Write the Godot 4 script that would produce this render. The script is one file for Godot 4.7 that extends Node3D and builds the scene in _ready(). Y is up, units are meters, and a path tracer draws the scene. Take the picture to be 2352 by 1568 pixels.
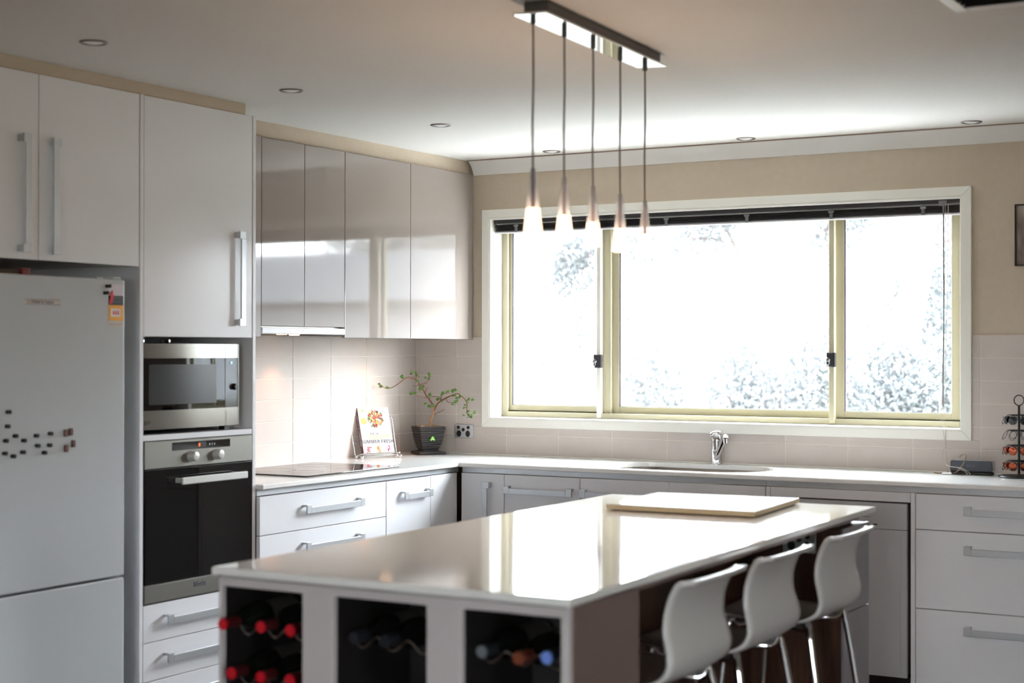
extends Node3D

var O := Vector3.ZERO
var used := {}
var M := {}
var rng := RandomNumberGenerator.new()

# ---------------------------------------------------------------- shape helpers
func V(x, y, z) -> Vector3:
	return Vector3(x, y, z)

func start() -> SurfaceTool:
	var st := SurfaceTool.new()
	st.begin(Mesh.PRIMITIVE_TRIANGLES)
	st.set_smooth_group(-1)
	return st

func face(st: SurfaceTool, pts: Array, ctr: Vector3) -> void:
	var n: Vector3 = (pts[0] - pts[2]).cross(pts[0] - pts[1])
	var m: Vector3 = (pts[0] + pts[1] + pts[2]) / 3.0
	var flip: bool = n.dot(m - ctr) < 0.0
	for i in range(1, pts.size() - 1):
		if flip:
			st.add_vertex(pts[0]); st.add_vertex(pts[i + 1]); st.add_vertex(pts[i])
		else:
			st.add_vertex(pts[0]); st.add_vertex(pts[i]); st.add_vertex(pts[i + 1])

func obox(st: SurfaceTool, xf: Transform3D, size: Vector3, ch := 0.0015) -> void:
	var h := size * 0.5
	var c: float = min(ch, min(h.x, min(h.y, h.z)) * 0.6)
	var ctr := xf.origin
	if c <= 0.00001:
		for ax in 3:
			for s in [-1.0, 1.0]:
				var q := []
				for k in [[-1, -1], [1, -1], [1, 1], [-1, 1]]:
					var p := Vector3.ZERO
					p[ax] = s * h[ax]
					p[(ax + 1) % 3] = k[0] * h[(ax + 1) % 3]
					p[(ax + 2) % 3] = k[1] * h[(ax + 2) % 3]
					q.append(xf * p)
				face(st, q, ctr)
		return
	for ax in 3:
		var b := (ax + 1) % 3
		var d := (ax + 2) % 3
		for s in [-1.0, 1.0]:
			var q := []
			for k in [[-1, -1], [1, -1], [1, 1], [-1, 1]]:
				var p := Vector3.ZERO
				p[ax] = s * h[ax]
				p[b] = k[0] * (h[b] - c)
				p[d] = k[1] * (h[d] - c)
				q.append(xf * p)
			face(st, q, ctr)
			for s2 in [-1.0, 1.0]:
				var e := []
				for k in [[0, -1], [0, 1], [1, 1], [1, -1]]:
					var p := Vector3.ZERO
					p[d] = k[1] * (h[d] - c)
					if k[0] == 0:
						p[ax] = s * h[ax]; p[b] = s2 * (h[b] - c)
					else:
						p[ax] = s * (h[ax] - c); p[b] = s2 * h[b]
					e.append(xf * p)
				face(st, e, ctr)
	for sx in [-1.0, 1.0]:
		for sy in [-1.0, 1.0]:
			for sz in [-1.0, 1.0]:
				face(st, [xf * V(sx * h.x, sy * (h.y - c), sz * (h.z - c)), xf * V(sx * (h.x - c), sy * h.y, sz * (h.z - c)), xf * V(sx * (h.x - c), sy * (h.y - c), sz * h.z)], ctr)

# a box given by its two corners in the room's coordinates
func bx(st: SurfaceTool, x0, x1, y0, y1, z0, z1, ch := 0.0015) -> void:
	obox(st, Transform3D(Basis(), V((x0 + x1) * 0.5, (y0 + y1) * 0.5, (z0 + z1) * 0.5) - O), V(abs(x1 - x0), abs(y1 - y0), abs(z1 - z0)), ch)

func one_box(x0, x1, y0, y1, z0, z1, ch := 0.0015) -> SurfaceTool:
	var st := start()
	bx(st, x0, x1, y0, y1, z0, z1, ch)
	return st

func inset(p: PackedVector2Array, d: float) -> PackedVector2Array:
	var area := 0.0
	for i in p.size():
		area += p[i].cross(p[(i + 1) % p.size()])
	var sg := 1.0 if area > 0 else -1.0
	var r := PackedVector2Array()
	for i in p.size():
		var a := (p[i] - p[(i + p.size() - 1) % p.size()]).normalized()
		var b := (p[(i + 1) % p.size()] - p[i]).normalized()
		var na := Vector2(-a.y, a.x) * sg
		var nb := Vector2(-b.y, b.x) * sg
		var m := (na + nb).normalized()
		r.append(p[i] + m * d / max(0.3, m.dot(na)))
	return r

# a flat slab with the outline p (x, z), bevelled edges and perhaps a hole
func slab(st: SurfaceTool, p: PackedVector2Array, y0: float, y1: float, ch: float, hole := PackedVector2Array()) -> void:
	var pin := inset(p, ch)
	var rings := [[pin, y0], [p, y0 + ch], [p, y1 - ch], [pin, y1]]
	var n := p.size()
	for k in 3:
		for i in n:
			var j := (i + 1) % n
			var a: Vector2 = rings[k][0][i]; var b: Vector2 = rings[k][0][j]
			var c: Vector2 = rings[k + 1][0][j]; var d: Vector2 = rings[k + 1][0][i]
			var mid: Vector2 = (p[i] + p[j]) * 0.5
			var q: Vector2 = inset(p, 0.02)[i]
			var q2: Vector2 = inset(p, 0.02)[j]
			var inn := (q + q2) * 0.5 + (mid - (q + q2) * 0.5) * 0.0
			face(st, [V(a.x, rings[k][1], a.y) - O, V(b.x, rings[k][1], b.y) - O, V(c.x, rings[k + 1][1], c.y) - O, V(d.x, rings[k + 1][1], d.y) - O], V(inn.x, (y0 + y1) * 0.5, inn.y) - O)
	var poly := pin
	if hole.size() > 0:
		var bi := 0; var bj := 0; var best := 1e9
		for i in pin.size():
			for j in hole.size():
				var dd := pin[i].distance_to(hole[j])
				if dd < best:
					best = dd; bi = i; bj = j
		var hh := hole.duplicate()
		if Geometry2D.is_polygon_clockwise(pin) == Geometry2D.is_polygon_clockwise(hole):
			hh.reverse(); bj = hole.size() - 1 - bj
		poly = PackedVector2Array()
		for i in pin.size() + 1:
			poly.append(pin[(bi + i) % pin.size()])
		for j in hole.size() + 1:
			poly.append(hh[(bj + j) % hh.size()])
		for j in hole.size():
			var a: Vector2 = hole[j]; var b: Vector2 = hole[(j + 1) % hole.size()]
			face(st, [V(a.x, y0, a.y) - O, V(b.x, y0, b.y) - O, V(b.x, y1, b.y) - O, V(a.x, y1, a.y) - O], V((a.x + b.x) * 0.5 + (a.y - b.y), y0, (a.y + b.y) * 0.5 + (b.x - a.x)) - O)
	var t := Geometry2D.triangulate_polygon(poly)
	for i in range(0, t.size(), 3):
		for s in [y0, y1]:
			var q := []
			for k in 3:
				q.append(V(poly[t[i + k]].x, s, poly[t[i + k]].y) - O)
			face(st, q, V(q[0].x, (y0 + y1) * 0.5 - O.y, q[0].z))

# a solid of revolution round the y axis of xf; prof holds (radius, height)
func lathe(st: SurfaceTool, prof: Array, xf: Transform3D, seg := 20) -> void:
	var g := 1
	for k in prof.size() - 1:
		var a: Vector2 = prof[k]; var b: Vector2 = prof[k + 1]
		if k > 0:
			var before: Vector2 = a - prof[k - 1]
			if abs(before.angle_to(b - a)) > 0.6:
				g += 1
		st.set_smooth_group(g)
		var d := (b - a)
		var nrm := Vector2(d.y, -d.x)
		for i in seg:
			var t0 := TAU * i / seg; var t1 := TAU * (i + 1) / seg
			var pa := xf * V(a.x * cos(t0), a.y, a.x * sin(t0)); var pb := xf * V(a.x * cos(t1), a.y, a.x * sin(t1))
			var pc := xf * V(b.x * cos(t1), b.y, b.x * sin(t1)); var pd := xf * V(b.x * cos(t0), b.y, b.x * sin(t0))
			# the outside is to the right of the profile's direction
			var tm := (t0 + t1) * 0.5
			var out := xf.basis * V(nrm.x * cos(tm), nrm.y, nrm.x * sin(tm))
			var c := (pa + pc) * 0.5 - out.normalized()
			if a.x < 0.00001:
				face(st, [pa, pc, pd], c)
			elif b.x < 0.00001:
				face(st, [pa, pb, pc], c)
			else:
				face(st, [pa, pb, pc, pd], c)
	st.set_smooth_group(-1)

func at(p: Vector3, b := Basis()) -> Transform3D:
	return Transform3D(b, p - O)

# local y along v
func along(v: Vector3) -> Basis:
	var y := v.normalized()
	var x := y.cross(Vector3.UP if abs(y.y) < 0.9 else Vector3.RIGHT).normalized()
	return Basis(x, y, x.cross(y))

func tube(st: SurfaceTool, pts: Array, r, seg := 8, closed := false) -> void:
	st.set_smooth_group(1)
	var n := pts.size()
	var rings := []
	var up := Vector3.ZERO
	for i in n:
		var d: Vector3
		if closed:
			d = pts[(i + 1) % n] - pts[(i + n - 1) % n]
		else:
			d = pts[min(i + 1, n - 1)] - pts[max(i - 1, 0)]
		d = d.normalized()
		if up == Vector3.ZERO:
			up = d.cross(Vector3.UP if abs(d.y) < 0.9 else Vector3.RIGHT).normalized()
		else:
			up = (up - d * up.dot(d)).normalized()
		var side := d.cross(up)
		var rr: float = r[i] if r is Array else r
		var ring := []
		for k in seg:
			var t := TAU * k / seg
			ring.append(pts[i] - O + (up * cos(t) + side * sin(t)) * rr)
		rings.append(ring)
	for i in (n if closed else n - 1):
		var j := (i + 1) % n
		var ctr: Vector3 = (pts[i] + pts[j]) * 0.5 - O
		for k in seg:
			var l := (k + 1) % seg
			face(st, [rings[i][k], rings[i][l], rings[j][l], rings[j][k]], ctr)
	st.set_smooth_group(-1)
	if not closed:
		face(st, rings[0], pts[1] - O)
		face(st, rings[n - 1], pts[n - 2] - O)

func smooth_path(pts: Array, per := 4) -> Array:
	var r := []
	for i in pts.size() - 1:
		var a: Vector3 = pts[max(i - 1, 0)]; var b: Vector3 = pts[i]; var c: Vector3 = pts[i + 1]; var d: Vector3 = pts[min(i + 2, pts.size() - 1)]
		for k in per:
			r.append(b.cubic_interpolate(c, a, d, float(k) / per))
	r.append(pts[-1])
	return r

# ---------------------------------------------------------------- object helpers
func numbered(called: String) -> String:
	if not used.has(called):
		used[called] = 0
		return called
	used[called] += 1
	return "%s_%03d" % [called, used[called]]

func obj(called: String, st: SurfaceTool, m: Material, parent: Node = null) -> MeshInstance3D:
	st.generate_normals()
	st.set_material(m)
	var o := MeshInstance3D.new()
	o.mesh = st.commit()
	o.name = numbered(called) if parent == null else called
	(self if parent == null else parent).add_child(o, true)
	return o

func thing(called: String, label: String, category: String, where: Vector3, group := "") -> Node3D:
	var o := Node3D.new()
	o.name = numbered(called)
	add_child(o)
	o.position = where
	O = where
	tag(o, label, category, group)
	return o

func tag(o: Node, label: String, category: String, group := "") -> void:
	o.set_meta("label", label)
	o.set_meta("category", category)
	if group:
		o.set_meta("group", group)

func setting(called: String, where := Vector3.ZERO, label := "") -> Node3D:
	var o := Node3D.new()
	o.name = called
	add_child(o)
	o.position = where
	o.set_meta("kind", "structure")
	if label:
		o.set_meta("label", label)
	O = where
	return o

func words(parent: Node, called: String, s: String, height: float, where: Vector3, b: Basis, m: Material, bold := false, face_name := "Droid Sans") -> void:
	var t := TextMesh.new()
	var f := SystemFont.new()
	f.font_names = PackedStringArray([face_name])
	if bold:
		f.font_weight = 700
	t.font = f
	t.text = s
	t.font_size = 64
	t.pixel_size = height / 64.0 * 1.35
	t.depth = 0.0006
	t.curve_step = 2.0
	t.material = m
	var o := MeshInstance3D.new()
	o.mesh = t
	o.name = called
	parent.add_child(o, true)
	o.transform = Transform3D(b, where - O)

func mat(c: Color, rough := 0.5, metal := 0.0, spec := 0.5) -> StandardMaterial3D:
	var m := StandardMaterial3D.new()
	m.albedo_color = c
	m.roughness = rough
	m.metallic = metal
	m.metallic_specular = spec
	return m

func c8(r, g, b) -> Color:
	return Color(r / 255.0, g / 255.0, b / 255.0)

func noisy(m: StandardMaterial3D, c0: Color, c1: Color, freq: float, scale: Vector3, relief := 0.0) -> StandardMaterial3D:
	var n := FastNoiseLite.new()
	n.seed = 7
	n.frequency = freq
	n.fractal_octaves = 4
	var t := NoiseTexture2D.new()
	t.width = 512; t.height = 512; t.seamless = true; t.noise = n
	var g := Gradient.new()
	g.set_color(0, c0); g.set_color(1, c1)
	t.color_ramp = g
	m.albedo_color = Color.WHITE
	m.albedo_texture = t
	m.uv1_triplanar = true
	m.uv1_world_triplanar = true
	m.uv1_scale = scale
	if relief > 0.0:
		var tn := NoiseTexture2D.new()
		tn.width = 512; tn.height = 512; tn.seamless = true; tn.noise = n; tn.as_normal_map = true; tn.bump_strength = 4.0
		m.normal_enabled = true
		m.normal_texture = tn
		m.normal_scale = relief
	return m

func glow(c: Color, energy: float) -> StandardMaterial3D:
	var m := mat(c, 0.6)
	m.emission_enabled = true
	m.emission = c
	m.emission_energy_multiplier = energy
	return m

func pane_glass(alpha := 0.04, tint := Color(1, 1, 1)) -> StandardMaterial3D:
	var m := mat(Color(tint.r, tint.g, tint.b, alpha), 0.02)
	m.transparency = BaseMaterial3D.TRANSPARENCY_ALPHA
	return m

# ---------------------------------------------------------------- the scene
func _ready() -> void:
	rng.seed = 11
	view_and_light()
	materials()
	shell()
	tiles()
	kitchen_window()
	outside()
	left_cabinets()
	back_cabinets()
	tall_cabinets()
	island()
	stools()
	lamps()
	on_the_bench()
	on_the_fridge()
	wine()

func view_and_light() -> void:
	var cam := Camera3D.new()
	cam.name = "camera"
	add_child(cam)
	cam.position = V(4.735, 1.439, 7.1635)
	cam.rotation = Vector3(0.00569, 0.52474, 0.00107)
	cam.rotation_order = EULER_ORDER_YXZ
	cam.near = 0.05
	cam.far = 200.0
	cam.fov = 23.97
	var ca := CameraAttributesPhysical.new()
	ca.frustum_focal_length = 12.0 / tan(deg_to_rad(23.97 * 0.5))
	ca.frustum_focus_distance = 7.9
	ca.frustum_near = 0.05
	ca.frustum_far = 200.0
	ca.exposure_aperture = 2.6
	cam.attributes = ca
	cam.current = true
	var we := WorldEnvironment.new()
	we.name = "environment"
	var e := Environment.new()
	var sky := Sky.new()
	var sm := ProceduralSkyMaterial.new()
	sm.sky_top_color = Color(0.93, 0.97, 1.0)
	sm.sky_horizon_color = Color(0.955, 0.98, 1.0)
	sm.ground_bottom_color = Color(0.40, 0.42, 0.38)
	sm.ground_horizon_color = Color(0.6, 0.62, 0.6)
	sm.sky_energy_multiplier = 1.0
	sm.ground_energy_multiplier = 1.0
	sky.sky_material = sm
	e.background_mode = Environment.BG_SKY
	e.sky = sky
	e.background_energy_multiplier = SKY
	e.tonemap_mode = Environment.TONE_MAPPER_LINEAR
	e.tonemap_exposure = 1.0
	e.sdfgi_enabled = true
	e.ssao_enabled = true
	e.ssil_enabled = true
	we.environment = e
	add_child(we)

const SKY := 40.0

func materials() -> void:
	M.white = mat(c8(230, 230, 233), 0.22)
	M.white_inside = mat(c8(214, 214, 214), 0.5)
	M.gap = mat(c8(70, 62, 62), 0.7)
	M.taupe = mat(c8(146, 136, 130), 0.04)
	M.stone = noisy(mat(Color.WHITE, 0.07), c8(236, 234, 230), c8(244, 242, 239), 0.05, V(6, 6, 6))
	M.stone_edge = mat(c8(214, 216, 212), 0.2)
	M.wall = noisy(mat(Color.WHITE, 0.75), c8(190, 175, 156), c8(195, 180, 161), 0.02, V(2, 2, 2), 0.05)
	M.ceiling = noisy(mat(Color.WHITE, 0.85), c8(232, 230, 227), c8(236, 234, 231), 0.03, V(2, 2, 2), 0.04)
	M.cornice = mat(c8(234, 231, 227), 0.7)
	M.seam = mat(c8(150, 130, 116), 0.8)
	M.trim = mat(c8(244, 242, 234), 0.35)
	M.cream = mat(c8(190, 183, 156), 0.35)
	M.bead = mat(c8(120, 118, 132), 0.5)
	M.rubber = mat(c8(40, 38, 50), 0.6)
	M.tile = noisy(mat(Color.WHITE, 0.42, 0.0, 0.3), c8(197, 187, 180), c8(202, 192, 185), 0.01, V(1, 1, 1))
	M.grout = mat(c8(232, 224, 212), 0.8)
	M.steel = mat(c8(186, 182, 172), 0.28, 0.95)
	M.brushed = mat(c8(190, 192, 196), 0.5, 0.2)
	M.chrome = mat(c8(215, 215, 218), 0.08, 1.0)
	M.handle = mat(c8(200, 203, 206), 0.38, 0.7)
	M.black_glass = mat(c8(7, 7, 9), 0.03)
	M.hob = mat(c8(26, 22, 22), 0.03)
	M.black = mat(c8(20, 20, 22), 0.4)
	M.black_wire = mat(c8(18, 18, 20), 0.35, 0.3)
	M.charcoal = mat(c8(52, 50, 54), 0.3, 0.4)
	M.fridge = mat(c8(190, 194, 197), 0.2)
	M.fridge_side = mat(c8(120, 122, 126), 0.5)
	M.walnut = noisy(mat(Color.WHITE, 0.4), c8(56, 34, 24), c8(84, 54, 38), 0.02, V(6, 0.6, 6))
	M.floor = noisy(mat(Color.WHITE, 0.3), c8(44, 24, 16), c8(70, 40, 26), 0.03, V(8, 1, 0.8))
	M.board = mat(c8(226, 222, 212), 0.12)
	M.board_edge = noisy(mat(Color.WHITE, 0.6), c8(190, 170, 136), c8(214, 196, 160), 0.05, V(4, 4, 4))
	M.shell = mat(c8(208, 204, 200), 0.15)
	M.glass = pane_glass()
	M.white_print = mat(c8(240, 240, 240), 0.5)
	M.dark_print = mat(c8(52, 46, 60), 0.6)
	M.blind_rail = mat(c8(190, 188, 192), 0.3, 0.3)
	M.blind_clip = mat(c8(120, 122, 124), 0.3, 0.2)
	M.cord = mat(c8(196, 190, 178), 0.7)
	M.grass = mat(c8(56, 58, 50), 0.9)
	M.paving = mat(c8(226, 225, 223), 0.8)
	M.shed = mat(c8(150, 152, 155), 0.8)
	M.shed_roof = mat(c8(92, 94, 98), 0.8)
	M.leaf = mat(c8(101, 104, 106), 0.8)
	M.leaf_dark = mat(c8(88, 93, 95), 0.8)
	M.leaf_pale = mat(c8(158, 160, 160), 0.8)  # foliage of the added light-blocking trees, lightened for the cabinet reflections
	M.leaf.backlight_enabled = true
	M.leaf.backlight = c8(80, 84, 84)
	M.bark = mat(c8(112, 98, 96), 0.9)
	M.ring = mat(c8(90, 84, 84), 0.4)
	M.mw_glass = mat(c8(12, 12, 13), 0.04)
	M.mw_screen = mat(c8(46, 46, 48), 0.25)
	M.mw_pad = mat(c8(70, 70, 70), 0.12, 0.3)
	M.steel_panel = mat(c8(128, 125, 119), 0.4, 0.8)
	M.knob = mat(c8(216, 216, 212), 0.3, 0.5)
	M.chrome_soft = mat(c8(210, 205, 202), 0.25, 0.8)
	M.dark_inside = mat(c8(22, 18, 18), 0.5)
	M.frame_grey = mat(c8(196, 188, 188), 0.3)
	M.block_grey = mat(c8(140, 134, 138), 0.3)
	M.side_brown = mat(c8(120, 100, 94), 0.3)
	M.red_shaded = mat(c8(66, 4, 12), 0.5)  # capsule side with the shade of the dark bay in its colour
	M.steel_mw = mat(c8(152, 149, 143), 0.2, 0.9)
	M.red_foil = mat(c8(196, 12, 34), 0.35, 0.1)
	M.bottle = mat(c8(14, 18, 14), 0.08)
	M.pot = mat(c8(46, 42, 42), 0.5)
	M.pot_clay = mat(c8(70, 62, 60), 0.6)
	M.stem = mat(c8(122, 74, 48), 0.7)
	M.trunk = mat(c8(168, 126, 84), 0.7)
	M.succulent = mat(c8(84, 120, 46), 0.35)
	M.succulent.backlight_enabled = true
	M.succulent.backlight = c8(60, 100, 30)
	M.pod_copper = mat(c8(150, 72, 46), 0.2, 0.8)
	M.pod_black = mat(c8(34, 34, 38), 0.25, 0.5)
	M.canopy = mat(c8(92, 92, 94), 0.45, 0.5)
	M.mirror = mat(c8(225, 225, 226), 0.04, 1.0)
	M.cable = mat(c8(112, 104, 102), 0.5)
	M.copper_stem = mat(c8(110, 76, 72), 0.3, 0.7)
	M.bulb = glow(Color(1.0, 0.86, 0.72), 2.2)
	M.shade_glass = pane_glass(0.32, Color(0.84, 0.91, 1.0))
	M.rim = mat(c8(104, 94, 90), 0.35, 0.6)
	M.vent = mat(c8(250, 250, 252), 0.3)
	M.lens = mat(c8(244, 244, 244), 0.3)
	M.spine = mat(c8(98, 52, 46), 0.5)
	M.peach = mat(c8(240, 186, 138), 0.5)
	M.cover = mat(Color.WHITE, 0.2)
	M.cover.albedo_texture = paint_cover()
	M.clover = mat(c8(120, 190, 70), 0.5)
	M.gravel = noisy(mat(Color.WHITE, 0.8), c8(120, 84, 56), c8(214, 180, 140), 0.08, V(20, 20, 20))
	M.painted_reflection = mat(Color.WHITE, 0.5)
	M.painted_reflection.albedo_texture = paint_reflection()
	M.speaker_rim = mat(c8(200, 202, 206), 0.3, 0.5)
	M.grille = mat(c8(54, 58, 66), 0.6)
	M.grille_print = mat(c8(76, 80, 88), 0.5)
	M.cable_brown = mat(c8(120, 96, 74), 0.6)
	M.brown = mat(c8(110, 78, 70), 0.5)
	M.energy = mat(Color.WHITE, 0.4)
	M.energy.albedo_texture = paint_energy()
	M.red_tin = mat(c8(120, 26, 18), 0.4)
	M.foil_dark = mat(c8(44, 46, 54), 0.35, 0.4)
	M.foil_silver = mat(c8(150, 160, 170), 0.3, 0.7)
	M.foil_copper = mat(c8(150, 84, 62), 0.35, 0.5)
	M.foil_blue = mat(c8(120, 150, 232), 0.35, 0.2)
	M.label_dark = mat(c8(70, 66, 60), 0.7)
	M.clear = mat(Color(1, 1, 1, 0.0), 0.02)
	M.clear.refraction_enabled = true
	M.clear.refraction_scale = 0.05

# ---------------------------------------------------------------- the room
func shell() -> void:
	var x1 := 7.6
	var z1 := 11.0
	var h := 2.425
	var f := setting("floor")
	var st := start()
	bx(st, -0.25, x1 + 0.25, -0.25, -0.012, -0.22, z1 + 0.25, 0)
	obj("subfloor", st, M.gap, f)
	# long boards, laid along the window wall; the ones that show are pieces of their own
	for r in 28:
		for k in 2:
			var a := 0.0 + k * 3.9 - (0.9 if r % 2 else 0.0)
			var b := a + 3.898
			bx_board(f, max(a, 0.0), min(b + (2.0 if k == 1 else 0.0), x1), r * 0.395, r * 0.395 + 0.392)
	# ceiling with the eave outside the window
	O = Vector3.ZERO
	var c := obj("ceiling", one_box(-0.25, x1 + 0.25, h, h + 0.3, -0.3, z1 + 0.25, 0), M.ceiling)
	c.set_meta("kind", "structure")
	# left wall
	var w := setting("wall_left")
	obj("plaster", one_box(-0.25, 0.0, -0.01, h, -0.25, z1 + 0.25, 0), M.wall, w)
	# back wall round the window opening
	w = setting("wall_back")
	st = start()
	bx(st, 0.0, 0.46, -0.01, h, -0.22, 0.0, 0)
	bx(st, 2.895, x1, -0.01, h, -0.22, 0.0, 0)
	bx(st, 0.46, 2.895, -0.01, 1.086, -0.22, 0.0, 0)
	bx(st, 0.46, 2.895, 2.126, h, -0.22, 0.0, 0)
	obj("plaster", st, M.wall, w)
	# right wall with an unseen glazed sliding door, added for fill light
	w = setting("wall_right")
	st = start()
	bx(st, x1, x1 + 0.25, -0.01, h, -0.22, DOOR0, 0)
	bx(st, x1, x1 + 0.25, -0.01, h, DOOR1, z1 + 0.25, 0)
	bx(st, x1, x1 + 0.25, 2.1, h, DOOR0, DOOR1, 0)
	obj("plaster", st, M.wall, w)
	var d := setting("door_1", Vector3.ZERO, "unseen sliding glass door in the right wall, added for fill light")
	st = start()
	var mid := (DOOR0 + DOOR1) * 0.5
	for z in [DOOR0 + 0.03, mid, DOOR1 - 0.03]:
		bx(st, x1 + 0.08, x1 + 0.14, 0.0, 2.1, z - 0.03, z + 0.03)
	for y in [0.03, 2.07]:
		bx(st, x1 + 0.081, x1 + 0.139, y - 0.03, y + 0.03, DOOR0, DOOR1)
	obj("frame", st, M.cream, d)
	obj("pane", one_box(x1 + 0.105, x1 + 0.111, 0.06, 2.04, DOOR0 + 0.06, mid - 0.03, 0), M.glass, d)
	obj("pane", one_box(x1 + 0.105, x1 + 0.111, 0.06, 2.04, mid + 0.03, DOOR1 - 0.06, 0), M.glass, d)
	w = setting("wall_front")
	st = start()
	bx(st, 0.0, WIN0, -0.01, h, z1, z1 + 0.25, 0)
	bx(st, WIN1, x1, -0.01, h, z1, z1 + 0.25, 0)
	bx(st, WIN0, WIN1, -0.01, 0.7, z1, z1 + 0.25, 0)
	bx(st, WIN0, WIN1, 2.1, h, z1, z1 + 0.25, 0)
	obj("plaster", st, M.wall, w)
	d = setting("window_2", Vector3.ZERO, "unseen window in the wall behind the camera, added for fill light")  # unseen opening added to let in fill light from behind
	st = start()
	for x in [WIN0 + 0.03, (WIN0 + WIN1) * 0.5, WIN1 - 0.03]:
		bx(st, x - 0.03, x + 0.03, 0.7, 2.1, z1 + 0.08, z1 + 0.14)
	for y in [0.73, 2.07]:
		bx(st, WIN0, WIN1, y - 0.03, y + 0.03, z1 + 0.081, z1 + 0.139)
	obj("frame", st, M.cream, d)
	obj("pane", one_box(WIN0, WIN1, 0.7, 2.1, z1 + 0.105, z1 + 0.111, 0), M.glass, d)
	# cornice along the window wall: a cove with a seam at the ceiling
	var t := setting("trim_1", Vector3.ZERO, "white cove cornice above the window")
	st = start()
	st.set_smooth_group(1)
	var x0 := 0.36
	for k in 8:
		var a0 := PI * 0.5 * k / 8.0; var a1 := PI * 0.5 * (k + 1) / 8.0
		var p0 := Vector2(0.062 - 0.056 * sin(a0), 2.352 + 0.0665 - 0.0665 * cos(a0))
		var p1 := Vector2(0.062 - 0.056 * sin(a1), 2.352 + 0.0665 - 0.0665 * cos(a1))
		p0 = Vector2(0.006 + 0.056 * (1.0 - cos(a0)), 2.352 + 0.0665 * sin(a0))
		p1 = Vector2(0.006 + 0.056 * (1.0 - cos(a1)), 2.352 + 0.0665 * sin(a1))
		p0 = p0.lerp(Vector2(0.006 + 0.056 * k / 8.0, 2.352 + 0.0665 * k / 8.0), 0.6)
		p1 = p1.lerp(Vector2(0.006 + 0.056 * (k + 1) / 8.0, 2.352 + 0.0665 * (k + 1) / 8.0), 0.6)
		face(st, [V(x0, p0.y, p0.x), V(x1, p0.y, p0.x), V(x1, p1.y, p1.x), V(x0, p1.y, p1.x)], V(3, 2.35, -0.05))
	st.set_smooth_group(-1)
	bx(st, x0, x1, 2.352, 2.425, 0.0, 0.006, 0)
	bx(st, x0, x1, 2.4185, 2.425, 0.006, 0.062, 0)
	obj("cove", st, M.cornice, t)
	obj("seam", one_box(x0, x1, 2.420, 2.4249, 0.0621, 0.068, 0), M.seam, t)
	# bulkheads between cabinets and ceiling
	t = setting("trim_2", Vector3.ZERO, "cream bulkhead above the taupe wall cabinets")
	obj("bulkhead", one_box(0.0, 0.342, 2.357, 2.4249, 0.005, 2.06, 0.001), M.wall, t)
	t = setting("trim_3", Vector3.ZERO, "tan bulkhead above the tall white cabinets")
	obj("bulkhead", one_box(0.0, 0.592, 2.381, 2.4249, 2.135, 4.4, 0.001), M.wall, t)

const DOOR0 := 6.2
const DOOR1 := 7.1
const WIN0 := 4.0
const WIN1 := 5.6

func bx_board(f: Node, x0, x1, z0, z1) -> void:
	O = Vector3.ZERO
	obj("floorboard", one_box(x0, x1, -0.012, 0.0, z0, min(z1, 11.0), 0.0015), M.floor, f)

const ROW := [0.903, 1.004, 1.105, 1.206, 1.307, 1.408, 1.509]

func tile(parent: Node, x0, x1, y0, y1, z0, z1) -> void:
	if x1 - x0 < 0.004 or z1 - z0 < 0.004 or y1 - y0 < 0.004:
		return
	obj("tile", one_box(x0, x1, y0, y1, z0, z1, 0.0012), M.tile, parent)

func tiles() -> void:
	O = Vector3.ZERO
	var wl: Node = get_node("wall_left")
	var wb: Node = get_node("wall_back")
	var g := 0.0014
	obj("grout", one_box(0.0, 0.0052, 0.9, 1.509, 0.0, 2.08, 0), M.grout, wl)
	for k in 8:
		var a: float = 0.168 + (k - 1) * 0.302
		var b: float = min(a + 0.302, 2.079)
		for r in 6:
			tile(wl, 0.001, 0.007, ROW[r] + g, ROW[r + 1] - g, max(a + g, 0.009), b - g)
	var st := start()
	bx(st, 0.006, 0.418, 0.9, 1.509, 0.0, 0.0052, 0)
	bx(st, 0.418, 2.937, 0.9, 1.044, 0.0, 0.0052, 0)
	bx(st, 2.937, 4.6, 0.9, 1.509, 0.0, 0.0052, 0)
	obj("grout", st, M.grout, wb)
	for k in 15:
		var a: float = 0.257 + (k - 1) * 0.302
		var b: float = a + 0.302
		a = max(a, 0.008)
		for r in 6:
			var y0: float = ROW[r] + g; var y1: float = ROW[r + 1] - g
			if r < 1 or b < 0.42 or a > 2.93:
				tile(wb, a + g, b - g, y0, y1, 0.001, 0.007)
				continue
			# tiles cut round the window frame
			if r == 1 and b > 0.42 and a < 2.937:
				tile(wb, a + g, b - g, y0, 1.044, 0.001, 0.007)
			var yb: float = y0 if r > 1 else 1.045
			if a < 0.418:
				tile(wb, a + g, 0.418, yb, y1, 0.001, 0.007)
			if b > 2.937:
				tile(wb, 2.937, b - g, yb, y1, 0.001, 0.007)
	# bead of sealant and the tile edge strip
	obj("sealant", one_box(0.007, 4.6, 0.9, 0.9045, 0.0, 0.012, 0.002), M.trim, wb)
	obj("sealant", one_box(0.0, 0.012, 0.9, 0.9045, 0.012, 2.08, 0.002), M.trim, wl)

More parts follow.
